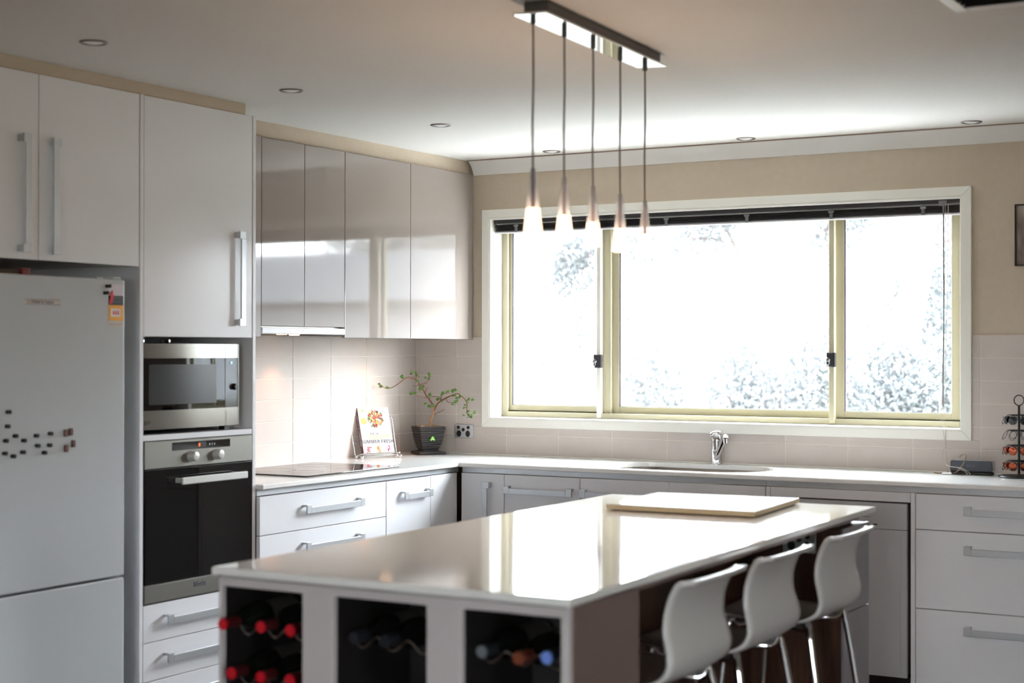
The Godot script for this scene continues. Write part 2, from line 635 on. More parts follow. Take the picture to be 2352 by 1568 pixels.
func kitchen_window() -> void:
	O = Vector3.ZERO
	var ox0 := 0.418; var ox1 := 2.937; var oy0 := 1.044; var oy1 := 2.168
	var ix0 := 0.46; var ix1 := 2.895; var iy0 := 1.086; var iy1 := 2.126
	var t := setting("trim_4", Vector3.ZERO, "white mitred architrave round the window")
	var quads := [[V(ox0, oy1, 0), V(ox1, oy1, 0), V(ix1, iy1, 0), V(ix0, iy1, 0)], [V(ox0, oy0, 0), V(ox1, oy0, 0), V(ix1, iy0, 0), V(ix0, iy0, 0)], [V(ox0, oy0, 0), V(ox0, oy1, 0), V(ix0, iy1, 0), V(ix0, iy0, 0)], [V(ox1, oy0, 0), V(ox1, oy1, 0), V(ix1, iy1, 0), V(ix1, iy0, 0)]]
	for q in quads:
		var st := start()
		var ctr := Vector3.ZERO
		var flat := PackedVector2Array()
		for p in q:
			ctr += p * 0.25
			flat.append(Vector2(p.x, p.y))
		var fr := []; var bk := []
		for s in inset(flat, 0.0007):
			fr.append(V(s.x, s.y, 0.02))
		for s in flat:
			bk.append(V(s.x, s.y, 0.0))
		ctr.z = 0.01
		face(st, fr, ctr)
		for i in 4:
			var j := (i + 1) % 4
			face(st, [bk[i], bk[j], fr[j], fr[i]], ctr)
		obj("architrave", st, M.trim, t)
	# the reveal boards, from the trim to the aluminium frame
	var st2 := start()
	bx(st2, 0.458, 0.468, 1.086, 2.126, -0.13, 0.017, 0.001)
	bx(st2, 2.887, 2.897, 1.086, 2.126, -0.13, 0.017, 0.001)
	bx(st2, 0.468, 2.887, 2.116, 2.126, -0.13, 0.017, 0.001)
	obj("reveal", st2, M.trim, t)
	obj("sill_board", one_box(0.468, 2.887, 1.084, 1.0945, -0.13, 0.018, 0.002), M.trim, t)
	var w := setting("window_1", Vector3.ZERO, "three-pane sliding kitchen window with a cream aluminium frame")
	# outer frame
	st2 = start()
	bx(st2, 0.468, 0.500, 1.0945, 2.116, -0.20, -0.105)
	bx(st2, 2.855, 2.887, 1.0945, 2.116, -0.20, -0.105)
	bx(st2, 0.500, 2.855, 1.0945, 1.122, -0.20, -0.100)
	bx(st2, 0.500, 2.855, 2.085, 2.116, -0.20, -0.105)
	bx(st2, 0.500, 2.855, 1.122, 1.132, -0.20, -0.150)
	obj("frame", st2, M.cream, w)
	# left sash
	sash(w, 0.500, 1.060, 0.516, 1.017, -0.125)
	# fixed centre light
	sash(w, 1.085, 2.262, 1.128, 2.235, -0.150)
	# right sash
	sash(w, 2.268, 2.855, 2.311, 2.812, -0.125)
	# mullions
	st2 = start()
	bx(st2, 1.030, 1.052, 1.100, 2.085, -0.118, -0.090)
	obj("mullion", st2, M.trim, w)
	obj("mullion", one_box(1.052, 1.092, 1.122, 2.085, -0.150, -0.128), M.cream, w)
	obj("mullion", one_box(2.250, 2.276, 1.100, 2.085, -0.118, -0.085), M.cream, w)
	# locks with their keys
	for lk in [[1.024, 1.386, -0.090], [2.246, 1.398, -0.085]]:
		var lx: float = lk[0]; var ly: float = lk[1]; var lz: float = lk[2]
		var lo := obj("lock", one_box(lx, lx + 0.042, ly - 0.034, ly + 0.034, lz, lz + 0.026, 0.003), M.charcoal, w)
		st2 = start()
		lathe(st2, [Vector2(0.0, 0.0), Vector2(0.007, 0.0), Vector2(0.007, 0.006), Vector2(0.0, 0.006)], at(V(lx + 0.016, ly - 0.002, lz + 0.026), Basis(Vector3.RIGHT, PI / 2)), 14)
		obox(st2, at(V(lx + 0.012, ly + 0.002, lz + 0.041), Basis(Vector3.FORWARD, 0.5)), V(0.012, 0.018, 0.003))
		var ring := []
		for k in 14:
			ring.append(V(lx + 0.013 + 0.008 * cos(TAU * k / 14), ly - 0.014 + 0.009 * sin(TAU * k / 14), lz + 0.042))
		tube(st2, ring, 0.0012, 5, true)
		tube(st2, [V(lx + 0.013, ly - 0.022, lz + 0.042), V(lx + 0.016, ly - 0.045, lz + 0.041), V(lx + 0.02, ly - 0.06, lz + 0.04)], [0.003, 0.0022, 0.0012], 6)
		obj("key", st2, M.chrome, lo)
	# the raised venetian blind under the head of the opening
	var b := thing("venetian_blind", "dark grey venetian blind raised to the top of the kitchen window", "blind", V(1.66, 2.05, -0.04))
	obj("headrail", one_box(0.472, 2.884, 2.096, 2.116, -0.068, -0.014, 0.002), M.charcoal, b)
	for k in 14:
		obj("slat", one_box(0.474 + 0.002 * (k % 3), 2.878 - 0.002 * ((k * 2) % 3), 2.0585 + k * 0.0024, 2.0600 + k * 0.0024, -0.060 + 0.001 * (k % 2), -0.022 + 0.0015 * ((k * 3) % 4), 0.0004), M.charcoal, b)
	obj("bottom_rail", one_box(0.474, 2.872, 2.047, 2.057, -0.062, -0.022, 0.003), M.blind_rail, b)
	for x in [0.601, 1.448, 1.868, 2.284, 2.713]:
		var stc := start()
		bx(stc, x - 0.008, x + 0.008, 2.050, 2.092, -0.0205, -0.0185, 0.0005)
		bx(stc, x - 0.014, x + 0.014, 2.078, 2.088, -0.0186, -0.0160, 0.0005)
		obj("ladder_clip", stc, M.blind_clip, b)
	st2 = start()
	bx(st2, 2.786, 2.822, 2.088, 2.112, -0.0141, -0.008, 0.001)
	tube(st2, [V(2.808, 2.10, -0.006), V(2.810, 1.60, -0.004), V(2.806, 1.19, -0.004)], 0.0035, 8)
	obj("wand", st2, M.blind_clip, b)
	for s in [0.0, 0.012]:
		var cst := start()
		tube(cst, smooth_path([V(2.818 + s, 2.095, -0.006), V(2.812 + s, 1.6, -0.003), V(2.800 + s, 1.19, 0.0), V(2.812 + s, 1.10, 0.024), V(2.826, 1.02, 0.027), V(2.812 + s * 1.5, 0.985, 0.034), V(2.822 + s, 0.955, 0.045), V(2.86, 0.938, 0.118), V(2.912 + s, 0.930, 0.128), V(2.948 + s, 0.908, 0.130), V(2.938 + s, 0.9025, 0.132)], 5), 0.0012, 5)
		obj("cord", cst, M.cord, b)

func sash(w: Node, x0, x1, px0, px1, z) -> void:
	var st := start()
	bx(st, x0, px0, 1.128, 2.085, z - 0.03, z)
	bx(st, px1, x1, 1.128, 2.085, z - 0.03, z)
	bx(st, px0, px1, 1.128, 1.156, z - 0.03, z)
	bx(st, px0, px1, 2.057, 2.085, z - 0.03, z)
	var s := obj("sash", st, M.cream, w)
	st = start()
	bx(st, px0, px0 + 0.007, 1.156, 2.057, z - 0.012, z - 0.004, 0)
	bx(st, px0 + 0.007, px1, 1.156, 1.1585, z - 0.012, z - 0.004, 0)
	obj("gasket", st, M.bead, s)
	obj("pane", one_box(px0, px1, 1.156, 2.057, z - 0.020, z - 0.015, 0), M.glass, s)

func outside() -> void:
	O = Vector3.ZERO
	var g := obj("ground_outside", one_box(-40, 40, -0.6, -0.4, -45, -0.25, 0), M.grass)
	g.set_meta("kind", "structure")
	g.set_meta("label", "pale grass outside the window")
	g = obj("added_bounce_paving", one_box(-6, 12, -0.42, -0.385, -2.9, -0.26, 0), M.paving)  # unseen strip added to bounce light up to the ceiling
	g.set_meta("kind", "structure")
	g.set_meta("label", "pale paving added outside the window wall to bounce light onto the ceiling")
	# eucalypts beyond the glass, burnt out by the exposure
	gum(V(-2.3, -0.4, -11.0), [V(0, 0, 0), V(0.05, 1.4, 0), V(-0.05, 2.8, 0.1), V(0.1, 4.2, 0.2)], [0.17, 0.13, 0.11, 0.06], "upright pale gum tree seen through the middle window pane", [V(-0.9, 3.2, 0.2), V(0.7, 3.6, 0.0), V(-1.3, 3.9, -0.5)], 5000)
	gum(V(-0.6, -0.4, -10.0), [V(0, 0, 0), V(0.2, 1.5, 0), V(0.62, 3.4, 0.1), V(0.9, 4.6, 0.2)], [0.2, 0.17, 0.14, 0.08], "thick leaning gum tree seen through the right window pane", [V(1.3, 3.2, 0.2), V(0.0, 3.7, -0.2), V(-0.6, 3.1, 0.2), V(1.9, 2.4, 0.0)], 6000)
	gum(V(-5.6, -0.4, -13.0), [V(0, 0, 0), V(-0.1, 1.6, 0), V(0.3, 3.2, 0.1), V(0.2, 4.5, 0.2)], [0.13, 0.1, 0.08, 0.05], "slender gum tree farthest left beyond the window", [V(0.9, 3.4, 0.2), V(-0.7, 3.0, -0.2)], 5000)
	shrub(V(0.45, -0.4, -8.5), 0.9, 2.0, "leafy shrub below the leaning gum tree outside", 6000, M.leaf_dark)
	shrub(V(-1.5, -0.4, -9.5), 1.1, 2.2, "leafy shrub beside the upright gum tree outside", 6000)
	shrub(V(-3.6, -0.4, -12.0), 1.4, 2.4, "leafy shrub left of the upright gum tree outside", 6000)
	shrub(V(-6.8, -0.4, -14.0), 2.0, 3.4, "broad shrub at the far left of the view outside", 9000)
	shrub(V(-3.0, -0.4, -16.0), 2.6, 4.2, "tall bushy shrub behind the upright gum tree outside", 12000)
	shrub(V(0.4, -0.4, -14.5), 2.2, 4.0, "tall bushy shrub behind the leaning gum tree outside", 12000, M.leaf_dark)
	blocker_tree(V(9.5, -0.4, -22.5), 7.6, "dense tree added to block light, behind the left end of the mirrored shed outside")
	blocker_tree(V(14.5, -0.4, -22.5), 8.2, "dense tree added to block light, behind the middle of the mirrored shed outside")
	blocker_tree(V(21.5, -0.4, -17.0), 7.8, "dense tree added to block light, behind the right end of the mirrored shed outside")
	blocker_tree(V(4.5, -0.4, -18.0), 6.2, "dense tree added to block light outside, between the leaning gum and the shed")
	# the neighbour's shed that the glossy wall cabinets mirror
	var s := thing("garden_shed", "pale garden shed outside, seen only mirrored in the glossy cabinets", "shed", V(13.5, -0.4, -15.0))
	var wl := start()
	bx(wl, 9.0, 18.0, -0.4, 2.3, -19.0, -15.0)
	obj("wall", wl, M.shed, s)
	var rf := start()
	var a := [V(8.7, 2.25, -14.6), V(18.3, 2.25, -14.6), V(18.3, 3.25, -17.0), V(8.7, 3.25, -17.0)]
	var bk := [V(8.7, 2.25, -19.4), V(18.3, 2.25, -19.4), V(18.3, 3.25, -17.0), V(8.7, 3.25, -17.0)]
	for q in [a, bk]:
		var pts := []
		for p in q:
			pts.append(p - O)
		face(rf, pts, V(0, 0, -2))
	face(rf, [a[0] - O, a[3] - O, bk[0] - O], V(0, 2, -2))
	face(rf, [a[1] - O, a[2] - O, bk[1] - O], V(0, 2, -2))
	face(rf, [a[0] - O, a[1] - O, bk[1] - O, bk[0] - O], V(0, 9, -2))
	obj("roof", rf, M.shed_roof, s)

func leaf_mesh(size: float, m: Material) -> ArrayMesh:
	var st := start()
	var p := [V(0, 0, 0), V(size * 0.22, 0.01, size * 0.4), V(0, 0, size), V(-size * 0.22, 0.01, size * 0.4)]
	face(st, [p[0], p[1], p[2]], V(0, -1, 0))
	face(st, [p[0], p[2], p[3]], V(0, -1, 0))
	st.generate_normals()
	st.set_material(m)
	return st.commit()

func foliage(parent: Node, blobs: Array, count: int, size: float, m: Material) -> void:
	var mm := MultiMesh.new()
	mm.transform_format = MultiMesh.TRANSFORM_3D
	mm.mesh = leaf_mesh(size, m)
	mm.instance_count = count
	for i in count:
		var b: Array = blobs[i % blobs.size()]
		var d := V(rng.randfn(), rng.randfn(), rng.randfn())
		d = d.normalized() * pow(rng.randf(), 0.45)
		var p: Vector3 = b[0] + d * b[1]
		mm.set_instance_transform(i, Transform3D(Basis.from_euler(V(rng.randf_range(-1.2, 1.2), rng.randf() * TAU, rng.randf_range(-1, 1))), p))
	var o := MultiMeshInstance3D.new()
	o.multimesh = mm
	o.name = "foliage"
	o.set_meta("kind", "stuff")
	parent.add_child(o, true)

func gum(where: Vector3, path: Array, r: Array, label: String, tips: Array, count: int) -> void:
	var t := thing("gum_tree", label, "tree", where, "trees outside the window")
	var st := start()
	var pts := []
	for p in path:
		pts.append(p + O)
	tube(st, pts, r, 10)
	obj("trunk", st, M.bark, t)
	var blobs := []
	for e in tips:
		st = start()
		var a: Vector3 = path[2].lerp(path[3], 0.15)
		tube(st, smooth_path([path[1] + O + (a - path[1]) * 0.7, O + (path[2] + e) * 0.5 + V(0, 0.15, 0), e + O, e + O + V(0.25, 0.2, 0)], 4), 0.03, 6)
		obj("branch", st, M.bark, t)
		blobs.append([e, V(0.55, 0.42, 0.5)])
		blobs.append([e + V(0.4, 0.3, 0.1), V(0.4, 0.3, 0.4)])
	blobs.append([path[3], V(1.0, 0.8, 0.9)])
	foliage(t, blobs, int(count * 1.8), 0.08, M.leaf)

func blocker_tree(where: Vector3, h: float, label: String) -> void:  # tree added outside to keep window light off the left wall
	var t := thing("light_blocker_tree", label, "tree", where, "dense trees added around the shed to block light")
	var st := start()
	tube(st, [O, O + V(0.1, h * 0.3, 0), O + V(0, h * 0.7, 0.1)], [0.25, 0.2, 0.1], 10)
	obj("trunk", st, M.bark, t)
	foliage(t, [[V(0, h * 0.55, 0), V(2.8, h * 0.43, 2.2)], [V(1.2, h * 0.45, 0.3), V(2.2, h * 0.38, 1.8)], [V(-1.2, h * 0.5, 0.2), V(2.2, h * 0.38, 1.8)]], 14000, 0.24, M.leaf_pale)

func shrub(where: Vector3, w: float, h: float, label: String, count: int, m: Material = M.leaf) -> void:
	var t := thing("shrub", label, "shrub", where, "shrubs outside the window")
	var st := start()
	for k in 5:
		var e := V(w * 0.7 * cos(k * 1.3), h * 0.75, w * 0.5 * sin(k * 1.3))
		tube(st, [O, O + e * 0.5 + V(0, 0.1, 0), O + e], [0.03, 0.02, 0.008], 6)
	obj("stems", st, M.bark, t)
	foliage(t, [[V(0, h * 0.55, 0), V(w, h * 0.45, w * 0.6)], [V(w * 0.5, h * 0.7, 0), V(w * 0.5, h * 0.35, w * 0.5)], [V(-w * 0.5, h * 0.6, 0.1), V(w * 0.5, h * 0.4, w * 0.5)]], int(count * 1.8), 0.08, m)

# ---------------------------------------------------------------- cabinets
# a flat bar handle: c is the middle of its foot line on the door face, u its length, n the way out, t the side its feet stand on
func handle(parent: Node, c: Vector3, u: Vector3, n: Vector3, t: Vector3, l: float) -> void:
	var st := start()
	var b := Basis(u, t, n)
	var put := func(u0: float, u1: float, t0: float, t1: float, n0: float, n1: float) -> void:
		obox(st, Transform3D(b, c - O + b * V((u0 + u1) * 0.5, (t0 + t1) * 0.5, (n0 + n1) * 0.5)), V(u1 - u0, t1 - t0, n1 - n0), 0.001)
	put.call(-l / 2 + 0.03, l / 2 - 0.03, -0.018, 0.008, 0.0235, 0.031)
	for s in [-1.0, 1.0]:
		var e: float = s * (l / 2 - 0.015)
		put.call(e - 0.015, e + 0.015, -0.018, 0.018, 0.0235, 0.031)
		put.call(e - 0.012, e + 0.012, 0.010, 0.0179, 0.0, 0.0236)
	obj("handle", st, M.handle, parent)

func front_x(parent: Node, called: String, x: float, y0, y1, z0, z1, m: Material) -> MeshInstance3D:
	return obj(called, one_box(x - 0.018, x, y0 + 0.0015, y1 - 0.0015, z0 + 0.0015, z1 - 0.0015, 0.0012), m, parent)

func front_z(parent: Node, called: String, z: float, y0, y1, x0, x1, m: Material) -> MeshInstance3D:
	return obj(called, one_box(x0 + 0.0015, x1 - 0.0015, y0 + 0.0015, y1 - 0.0015, z - 0.018, z, 0.0012), m, parent)

func carcass(parent: Node, x0, x1, y0, y1, z0, z1, m: Material) -> void:
	obj("body", one_box(x0, x1, y0, y1, z0, z1, 0.0005), m, parent)

func left_cabinets() -> void:
	var X := 0.62
	# drawers under the hob
	var c := thing("drawer_cabinet", "white drawer cabinet under the cooktop, two wide drawers showing", "cabinet", V(0.31, 0, 1.63))
	carcass(c, 0.02, X - 0.02, 0.1, 0.853, 1.183, 2.078, M.gap)
	obj("plinth", one_box(0.1, X - 0.06, 0.0, 0.1, 1.183, 2.078), M.white, c)
	obj("rail", one_box(X - 0.03, X - 0.012, 0.8535, 0.8795, 1.183, 2.078, 0.0005), M.handle, c)
	var ys := [0.851, 0.692, 0.40, 0.11]
	for k in 3:
		var d := front_x(c, "drawer", X, ys[k + 1], ys[k], 1.184, 2.078, M.white)
		handle(d, V(X, 0.778 if k == 0 else (0.622 if k == 1 else 0.33), 1.595), V(0, 0, 1), V(1, 0, 0), V(0, 1, 0), 0.415)
	# narrow cupboard and the corner filler
	c = thing("narrow_cabinet", "narrow white cupboard left of the bench corner, short horizontal handle", "cabinet", V(0.31, 0, 0.9))
	carcass(c, 0.02, X - 0.02, 0.1, 0.853, 0.602, 1.181, M.gap)
	obj("plinth", one_box(0.1, X - 0.06, 0.0, 0.1, 0.602, 1.181), M.white, c)
	obj("rail", one_box(X - 0.03, X - 0.012, 0.8535, 0.8795, 0.55, 1.183, 0.0005), M.handle, c)
	var d := front_x(c, "door", X, 0.11, 0.851, 0.815, 1.182, M.white)
	handle(d, V(X, 0.778, 0.955), V(0, 0, 1), V(1, 0, 0), V(0, 1, 0), 0.235)
	front_x(c, "filler_panel", X, 0.11, 0.852, 0.582, 0.8155, M.white)
	# L-shaped worktop with the opening for the sink
	O = Vector3.ZERO
	var st := start()
	var outline := PackedVector2Array([Vector2(0.008, 0.008), Vector2(4.5, 0.008), Vector2(4.5, 0.60), Vector2(0.64, 0.60), Vector2(0.64, 2.079), Vector2(0.008, 2.079)])
	slab(st, outline, 0.88, 0.90, 0.003, sink_hole())
	var o := obj("worktop", st, M.stone)
	tag(o, "glossy white stone worktop running in an L round the corner under the window", "worktop")
	wall_cabinets()
	hob()

func sink_hole() -> PackedVector2Array:
	var p := PackedVector2Array()
	# long opening with round ends, deeper at the bowl on the right
	var q := [[1.94, 0.31, 0.20, 0.0, 1.0]]
	for k in 13:
		var a := -PI / 2 + PI * k / 12.0
		p.append(Vector2(1.90 + 0.215 * cos(a), 0.31 + 0.21 * sin(a)))
	for k in 13:
		var a := PI / 2 + PI * k / 12.0
		p.append(Vector2(1.45 + 0.125 * cos(a), 0.31 + 0.205 * sin(a)))
	return p

func hob() -> void:
	var h := thing("cooktop", "black glass induction cooktop set into the white bench", "cooktop", V(0.3, 0.9, 1.32))
	obj("glass", one_box(0.065, 0.560, 0.9001, 0.906, 0.985, 1.69, 0.002), M.hob, h)
	for r in [[0.22, 1.50, 0.105], [0.41, 1.50, 0.075], [0.21, 1.17, 0.075], [0.40, 1.17, 0.095]]:
		var st := start()
		lathe(st, [Vector2(r[2], 0.0), Vector2(r[2] + 0.0015, 0.0004), Vector2(r[2] + 0.003, 0.0)], at(V(r[0], 0.906, r[1])), 40)
		obj("cooking_zone_ring", st, M.ring, h)

func wall_cabinets() -> void:
	var X := 0.36
	var yt := 2.355
	var c := thing("wall_cabinet", "glossy taupe wall cabinet above the range hood, a pair of narrow doors", "cabinet", V(0.18, 1.54, 1.43))
	carcass(c, 0.002, X - 0.02, 1.546, yt, 1.143, 1.746, M.gap)
	front_x(c, "door", X, 1.543, yt, 1.445, 1.747, M.taupe)
	front_x(c, "door", X, 1.543, yt, 1.143, 1.445, M.taupe)
	obj("filler_strip", one_box(0.30, X, 1.497, yt, 1.748, 2.078), M.taupe, c)
	c = thing("wall_cabinet", "wide glossy taupe wall cabinet beside the window, two broad doors down to the tiles", "cabinet", V(0.18, 1.496, 0.57))
	carcass(c, 0.002, X - 0.02, 1.511, yt, 0.032, 1.141, M.gap)
	front_x(c, "door", X, 1.496, yt, 0.598, 1.142, M.taupe)
	front_x(c, "door", X, 1.496, yt, 0.055, 0.598, M.taupe)
	obj("end_panel", one_box(0.008, X - 0.002, 1.496, yt, 0.008, 0.0535), M.taupe, c)
	# light let into the underside of the wide cabinet
	var p := thing("cabinet_light", "small warm light under the wide wall cabinet above the cookbook", "light", V(0.15, 1.508, 0.50))
	var st := start()
	lathe(st, [Vector2(0.0, 0.0), Vector2(0.030, 0.0), Vector2(0.034, 0.003)], at(V(0.15, 1.507, 0.50)), 20)
	obj("lens", st, glow(Color(1.0, 0.80, 0.62), 4.0), p)
	spot(p, V(0.15, 1.50, 0.50), V(-0.22, -1, -0.02), 36.0, UNDER, Color(1.0, 0.70, 0.48))
	# range hood
	var h := thing("range_hood", "slim white slide-out range hood under the narrow taupe doors", "range hood", V(0.18, 1.508, 1.445))
	obj("visor", one_box(X - 0.03, X + 0.004, 1.511, 1.539, 1.144, 1.746, 0.003), M.white, h)
	obj("body", one_box(0.01, X - 0.031, 1.515, 1.545, 1.146, 1.744), M.steel, h)
	st = start()
	for k in 5:
		bx(st, X + 0.0041, X + 0.0055, 1.523, 1.529, 1.405 + k * 0.022, 1.417 + k * 0.022, 0.0005)
	obj("buttons", st, M.handle, h)
	for q in [[0.30, 1.53], [0.14, 1.235]]:
		st = start()
		lathe(st, [Vector2(0.0, -0.006), Vector2(0.022, -0.006), Vector2(0.027, 0.0)], at(V(q[0], 1.514, q[1])), 20)
		obj("lamp", st, glow(Color(1.0, 0.78, 0.66), 5.0), h)
	spot(h, V(0.14, 1.503, 1.235), V(-0.2, -1, 0), 36.0, UNDER, Color(1.0, 0.70, 0.48))
	spot(h, V(0.28, 1.503, 1.53), V(-0.1, -1, 0), 36.0, UNDER * 0.6, Color(1.0, 0.70, 0.48))

const UNDER := 0.12

func spot(parent: Node, p: Vector3, d: Vector3, angle: float, energy: float, c: Color) -> void:
	var l := SpotLight3D.new()
	l.name = "lamp_light"
	parent.add_child(l, true)
	l.position = p - O
	l.basis = Basis.looking_at(d.normalized(), Vector3.RIGHT)
	l.spot_angle = angle
	l.spot_angle_attenuation = 0.6
	l.spot_range = 12.0
	l.spot_attenuation = 2.0
	l.light_energy = energy
	l.light_color = c
	l.light_size = 0.02
	l.shadow_enabled = true

func back_cabinets() -> void:
	var Z := 0.58
	var top := 0.853
	var n := V(0, 0, 1); var u := V(1, 0, 0)
	var specs := [
		["corner_cabinet", "narrow white corner cupboard under the bench with a vertical bar handle", 0.642, 0.882],
		["base_cabinet", "white base cupboard right of the corner cupboard, full horizontal handle showing", 0.882, 1.287],
		["base_cabinet", "white base cupboard under the left end of the sink, handle half hidden by the island", 1.287, 1.738],
		["base_cabinet", "white base cupboard under the tap and sink bowl, no handle showing", 1.738, 2.194]]
	for s in specs:
		var x0: float = s[2]; var x1: float = s[3]
		var c := thing(s[0], s[1], "cabinet", V((x0 + x1) * 0.5, 0, 0.3))
		carcass(c, x0 + 0.001, x1 - 0.001, 0.1, 0.66, 0.02, Z - 0.02, M.gap)
		obj("plinth", one_box(x0, x1, 0.0, 0.1, 0.1, Z - 0.06), M.white, c)
		obj("rail", one_box(x0, x1, 0.8535, 0.8795, Z - 0.03, Z - 0.012, 0.0005), M.handle, c)
		var d := front_z(c, "door", Z, 0.11, top, x0, x1, M.white)
		if s[0] == "corner_cabinet":
			handle(d, V(0.795, 0.70, Z), V(0, 1, 0), n, V(1, 0, 0), 0.23)
		elif x0 < 1.5:
			handle(d, V(x0 + 0.193, 0.782, Z), u, n, V(0, 1, 0), 0.365)
	var c := thing("dishwasher_surround", "white panel and fillers framing the steel dishwasher", "panel", V(2.52, 0, 0.5))
	obj("filler", one_box(2.196, 2.216, 0.0, top, 0.05, Z), M.white, c)
	obj("filler", one_box(2.829, 2.848, 0.0, top, 0.05, Z), M.white, c)
	obj("rail", one_box(2.195, 2.849, 0.8535, 0.8795, Z - 0.03, Z - 0.012, 0.0005), M.handle, c)
	obj("top_panel", one_box(2.218, 2.827, 0.812, top, Z - 0.02, Z), M.white, c)
	# dishwasher
	var w := thing("dishwasher", "stainless steel dishwasher under the bench behind the island", "dishwasher", V(2.52, 0, 0.3))
	carcass(w, 2.222, 2.818, 0.10, 0.808, 0.04, Z - 0.012, M.gap)
	obj("control_strip", one_box(2.226, 2.815, 0.697, 0.806, Z - 0.012, Z + 0.004, 0.002), M.brushed, w)
	var dd := obj("door", one_box(2.226, 2.815, 0.085, 0.695, Z - 0.012, Z + 0.004, 0.002), M.brushed, w)
	obj("door_bead", one_box(2.786, 2.788, 0.10, 0.69, Z + 0.004, Z + 0.0052, 0.0003), M.handle, dd)
	var st := start()
	bx(st, 2.672, 2.690, 0.712, 0.718, Z + 0.004, Z + 0.0055, 0.0005)
	bx(st, 2.40, 2.66, 0.745, 0.7465, Z + 0.004, Z + 0.0048, 0.0002)
	obj("button", st, M.black, w)
	obj("toe_kick", one_box(2.222, 2.818, 0.0, 0.083, 0.1, Z - 0.06), M.black, w)
	# drawers at the right
	for k in 2:
		var x0 := 2.849 + k * 0.852; var x1 := x0 + 0.850
		c = thing("drawer_cabinet", "white three-drawer cabinet right of the dishwasher with long bar handles" if k == 0 else "white three-drawer cabinet at the far right end of the bench", "cabinet", V((x0 + x1) * 0.5, 0, 0.3))
		carcass(c, x0 + 0.001, x1 - 0.001, 0.06, top, 0.02, Z - 0.02, M.gap)
		obj("plinth", one_box(x0, x1, 0.0, 0.06, 0.1, Z - 0.06), M.white, c)
		obj("rail", one_box(x0, x1, 0.8535, 0.8795, Z - 0.03, Z - 0.012, 0.0005), M.handle, c)
		var ys := [top, 0.704, 0.379, 0.045]
		var hy := [0.790, 0.630, 0.304]
		for i in 3:
			var d := front_z(c, "drawer", Z, ys[i + 1], ys[i], x0, x1, M.white)
			handle(d, V(x0 + 0.425, hy[i], Z), u, n, V(0, 1, 0), 0.44)
	sink()

func sink() -> void:
	var s := thing("kitchen_sink", "stainless steel undermount sink with drainer below the window", "sink", V(1.74, 0.72, 0.3))
	var st := start()
	var hole := sink_hole()
	var ins := inset(hole, -0.006)
	# drainer tray on the left, bowl on the right
	var rim_y := 0.8795
	var parts := [[1.325, 1.68, 0.845], [1.70, 2.12, 0.715]]
	var cut := 1.69
	for half in 2:
		var p := PackedVector2Array()
		for q in ins:
			if half == 0 and q.x < cut or half == 1 and q.x >= cut:
				p.append(q)
		var lo: float = parts[half][2]
		var ce := Vector2.ZERO
		for q in p:
			ce += q / p.size()
		st = start()
		for i in p.size():
			var a := p[i]; var b := p[(i + 1) % p.size()]
			var a2 := ce + (a - ce) * 0.9; var b2 := ce + (b - ce) * 0.9
			face(st, [V(a.x, rim_y, a.y) - O, V(b.x, rim_y, b.y) - O, V(b2.x, lo, b2.y) - O, V(a2.x, lo, a2.y) - O], V(a.x + (a.x - ce.x) * 3, lo, a.y + (a.y - ce.y) * 3) - O)
			face(st, [V(a2.x, lo, a2.y) - O, V(b2.x, lo, b2.y) - O, V(ce.x, lo - 0.004, ce.y) - O], V(ce.x, lo - 1, ce.y) - O)
		obj("drainer" if half == 0 else "bowl", st, M.steel, s)
	st = start()
	for k in 6:
		tube(st, [V(1.38, 0.849, 0.20 + k * 0.045), V(1.62, 0.847, 0.20 + k * 0.045)], 0.004, 6)
	obj("drainer_rib", st, M.steel, s)
	st = start()
	lathe(st, [Vector2(0.0, 0.004), Vector2(0.03, 0.004), Vector2(0.042, 0.0)], at(V(1.90, 0.7115, 0.31)), 20)
	obj("drain", st, M.chrome, s)
	# mixer tap
	var t := thing("mixer_tap", "chrome mixer tap standing behind the sink", "tap", V(1.745, 0.9, 0.055))
	st = start()
	lathe(st, [Vector2(0.0, 0.0), Vector2(0.0285, 0.0), Vector2(0.0285, 0.005), Vector2(0.026, 0.008), Vector2(0.026, 0.062), Vector2(0.0275, 0.064), Vector2(0.0275, 0.068), Vector2(0.025, 0.070), Vector2(0.025, 0.112), Vector2(0.0265, 0.114), Vector2(0.0265, 0.120), Vector2(0.022, 0.136), Vector2(0.012, 0.146), Vector2(0.0, 0.148)], at(V(1.745, 0.9002, 0.055)), 28)
	obj("body", st, M.chrome, t)
	st = start()
	tube(st, smooth_path([V(1.722, 1.032, 0.068), V(1.735, 1.046, 0.062), V(1.765, 1.048, 0.052)], 4), [0.009, 0.011, 0.012, 0.012, 0.012, 0.012, 0.012, 0.011, 0.009], 10)
	obj("lever", st, M.chrome, t)
	st = start()
	# the spout swings out towards the room and a little to the right
	tube(st, smooth_path([V(1.752, 0.930, 0.076), V(1.790, 0.972, 0.125), V(1.840, 1.022, 0.195), V(1.858, 1.040, 0.222), V(1.866, 1.040, 0.236)], 5), 0.0125, 14)
	obj("spout", st, M.chrome, t)
	st = start()
	lathe(st, [Vector2(0.0, 0.0), Vector2(0.011, 0.0), Vector2(0.0125, 0.022), Vector2(0.0, 0.022)], at(V(1.866, 1.012, 0.236)), 16)
	obj("aerator", st, M.chrome, t)

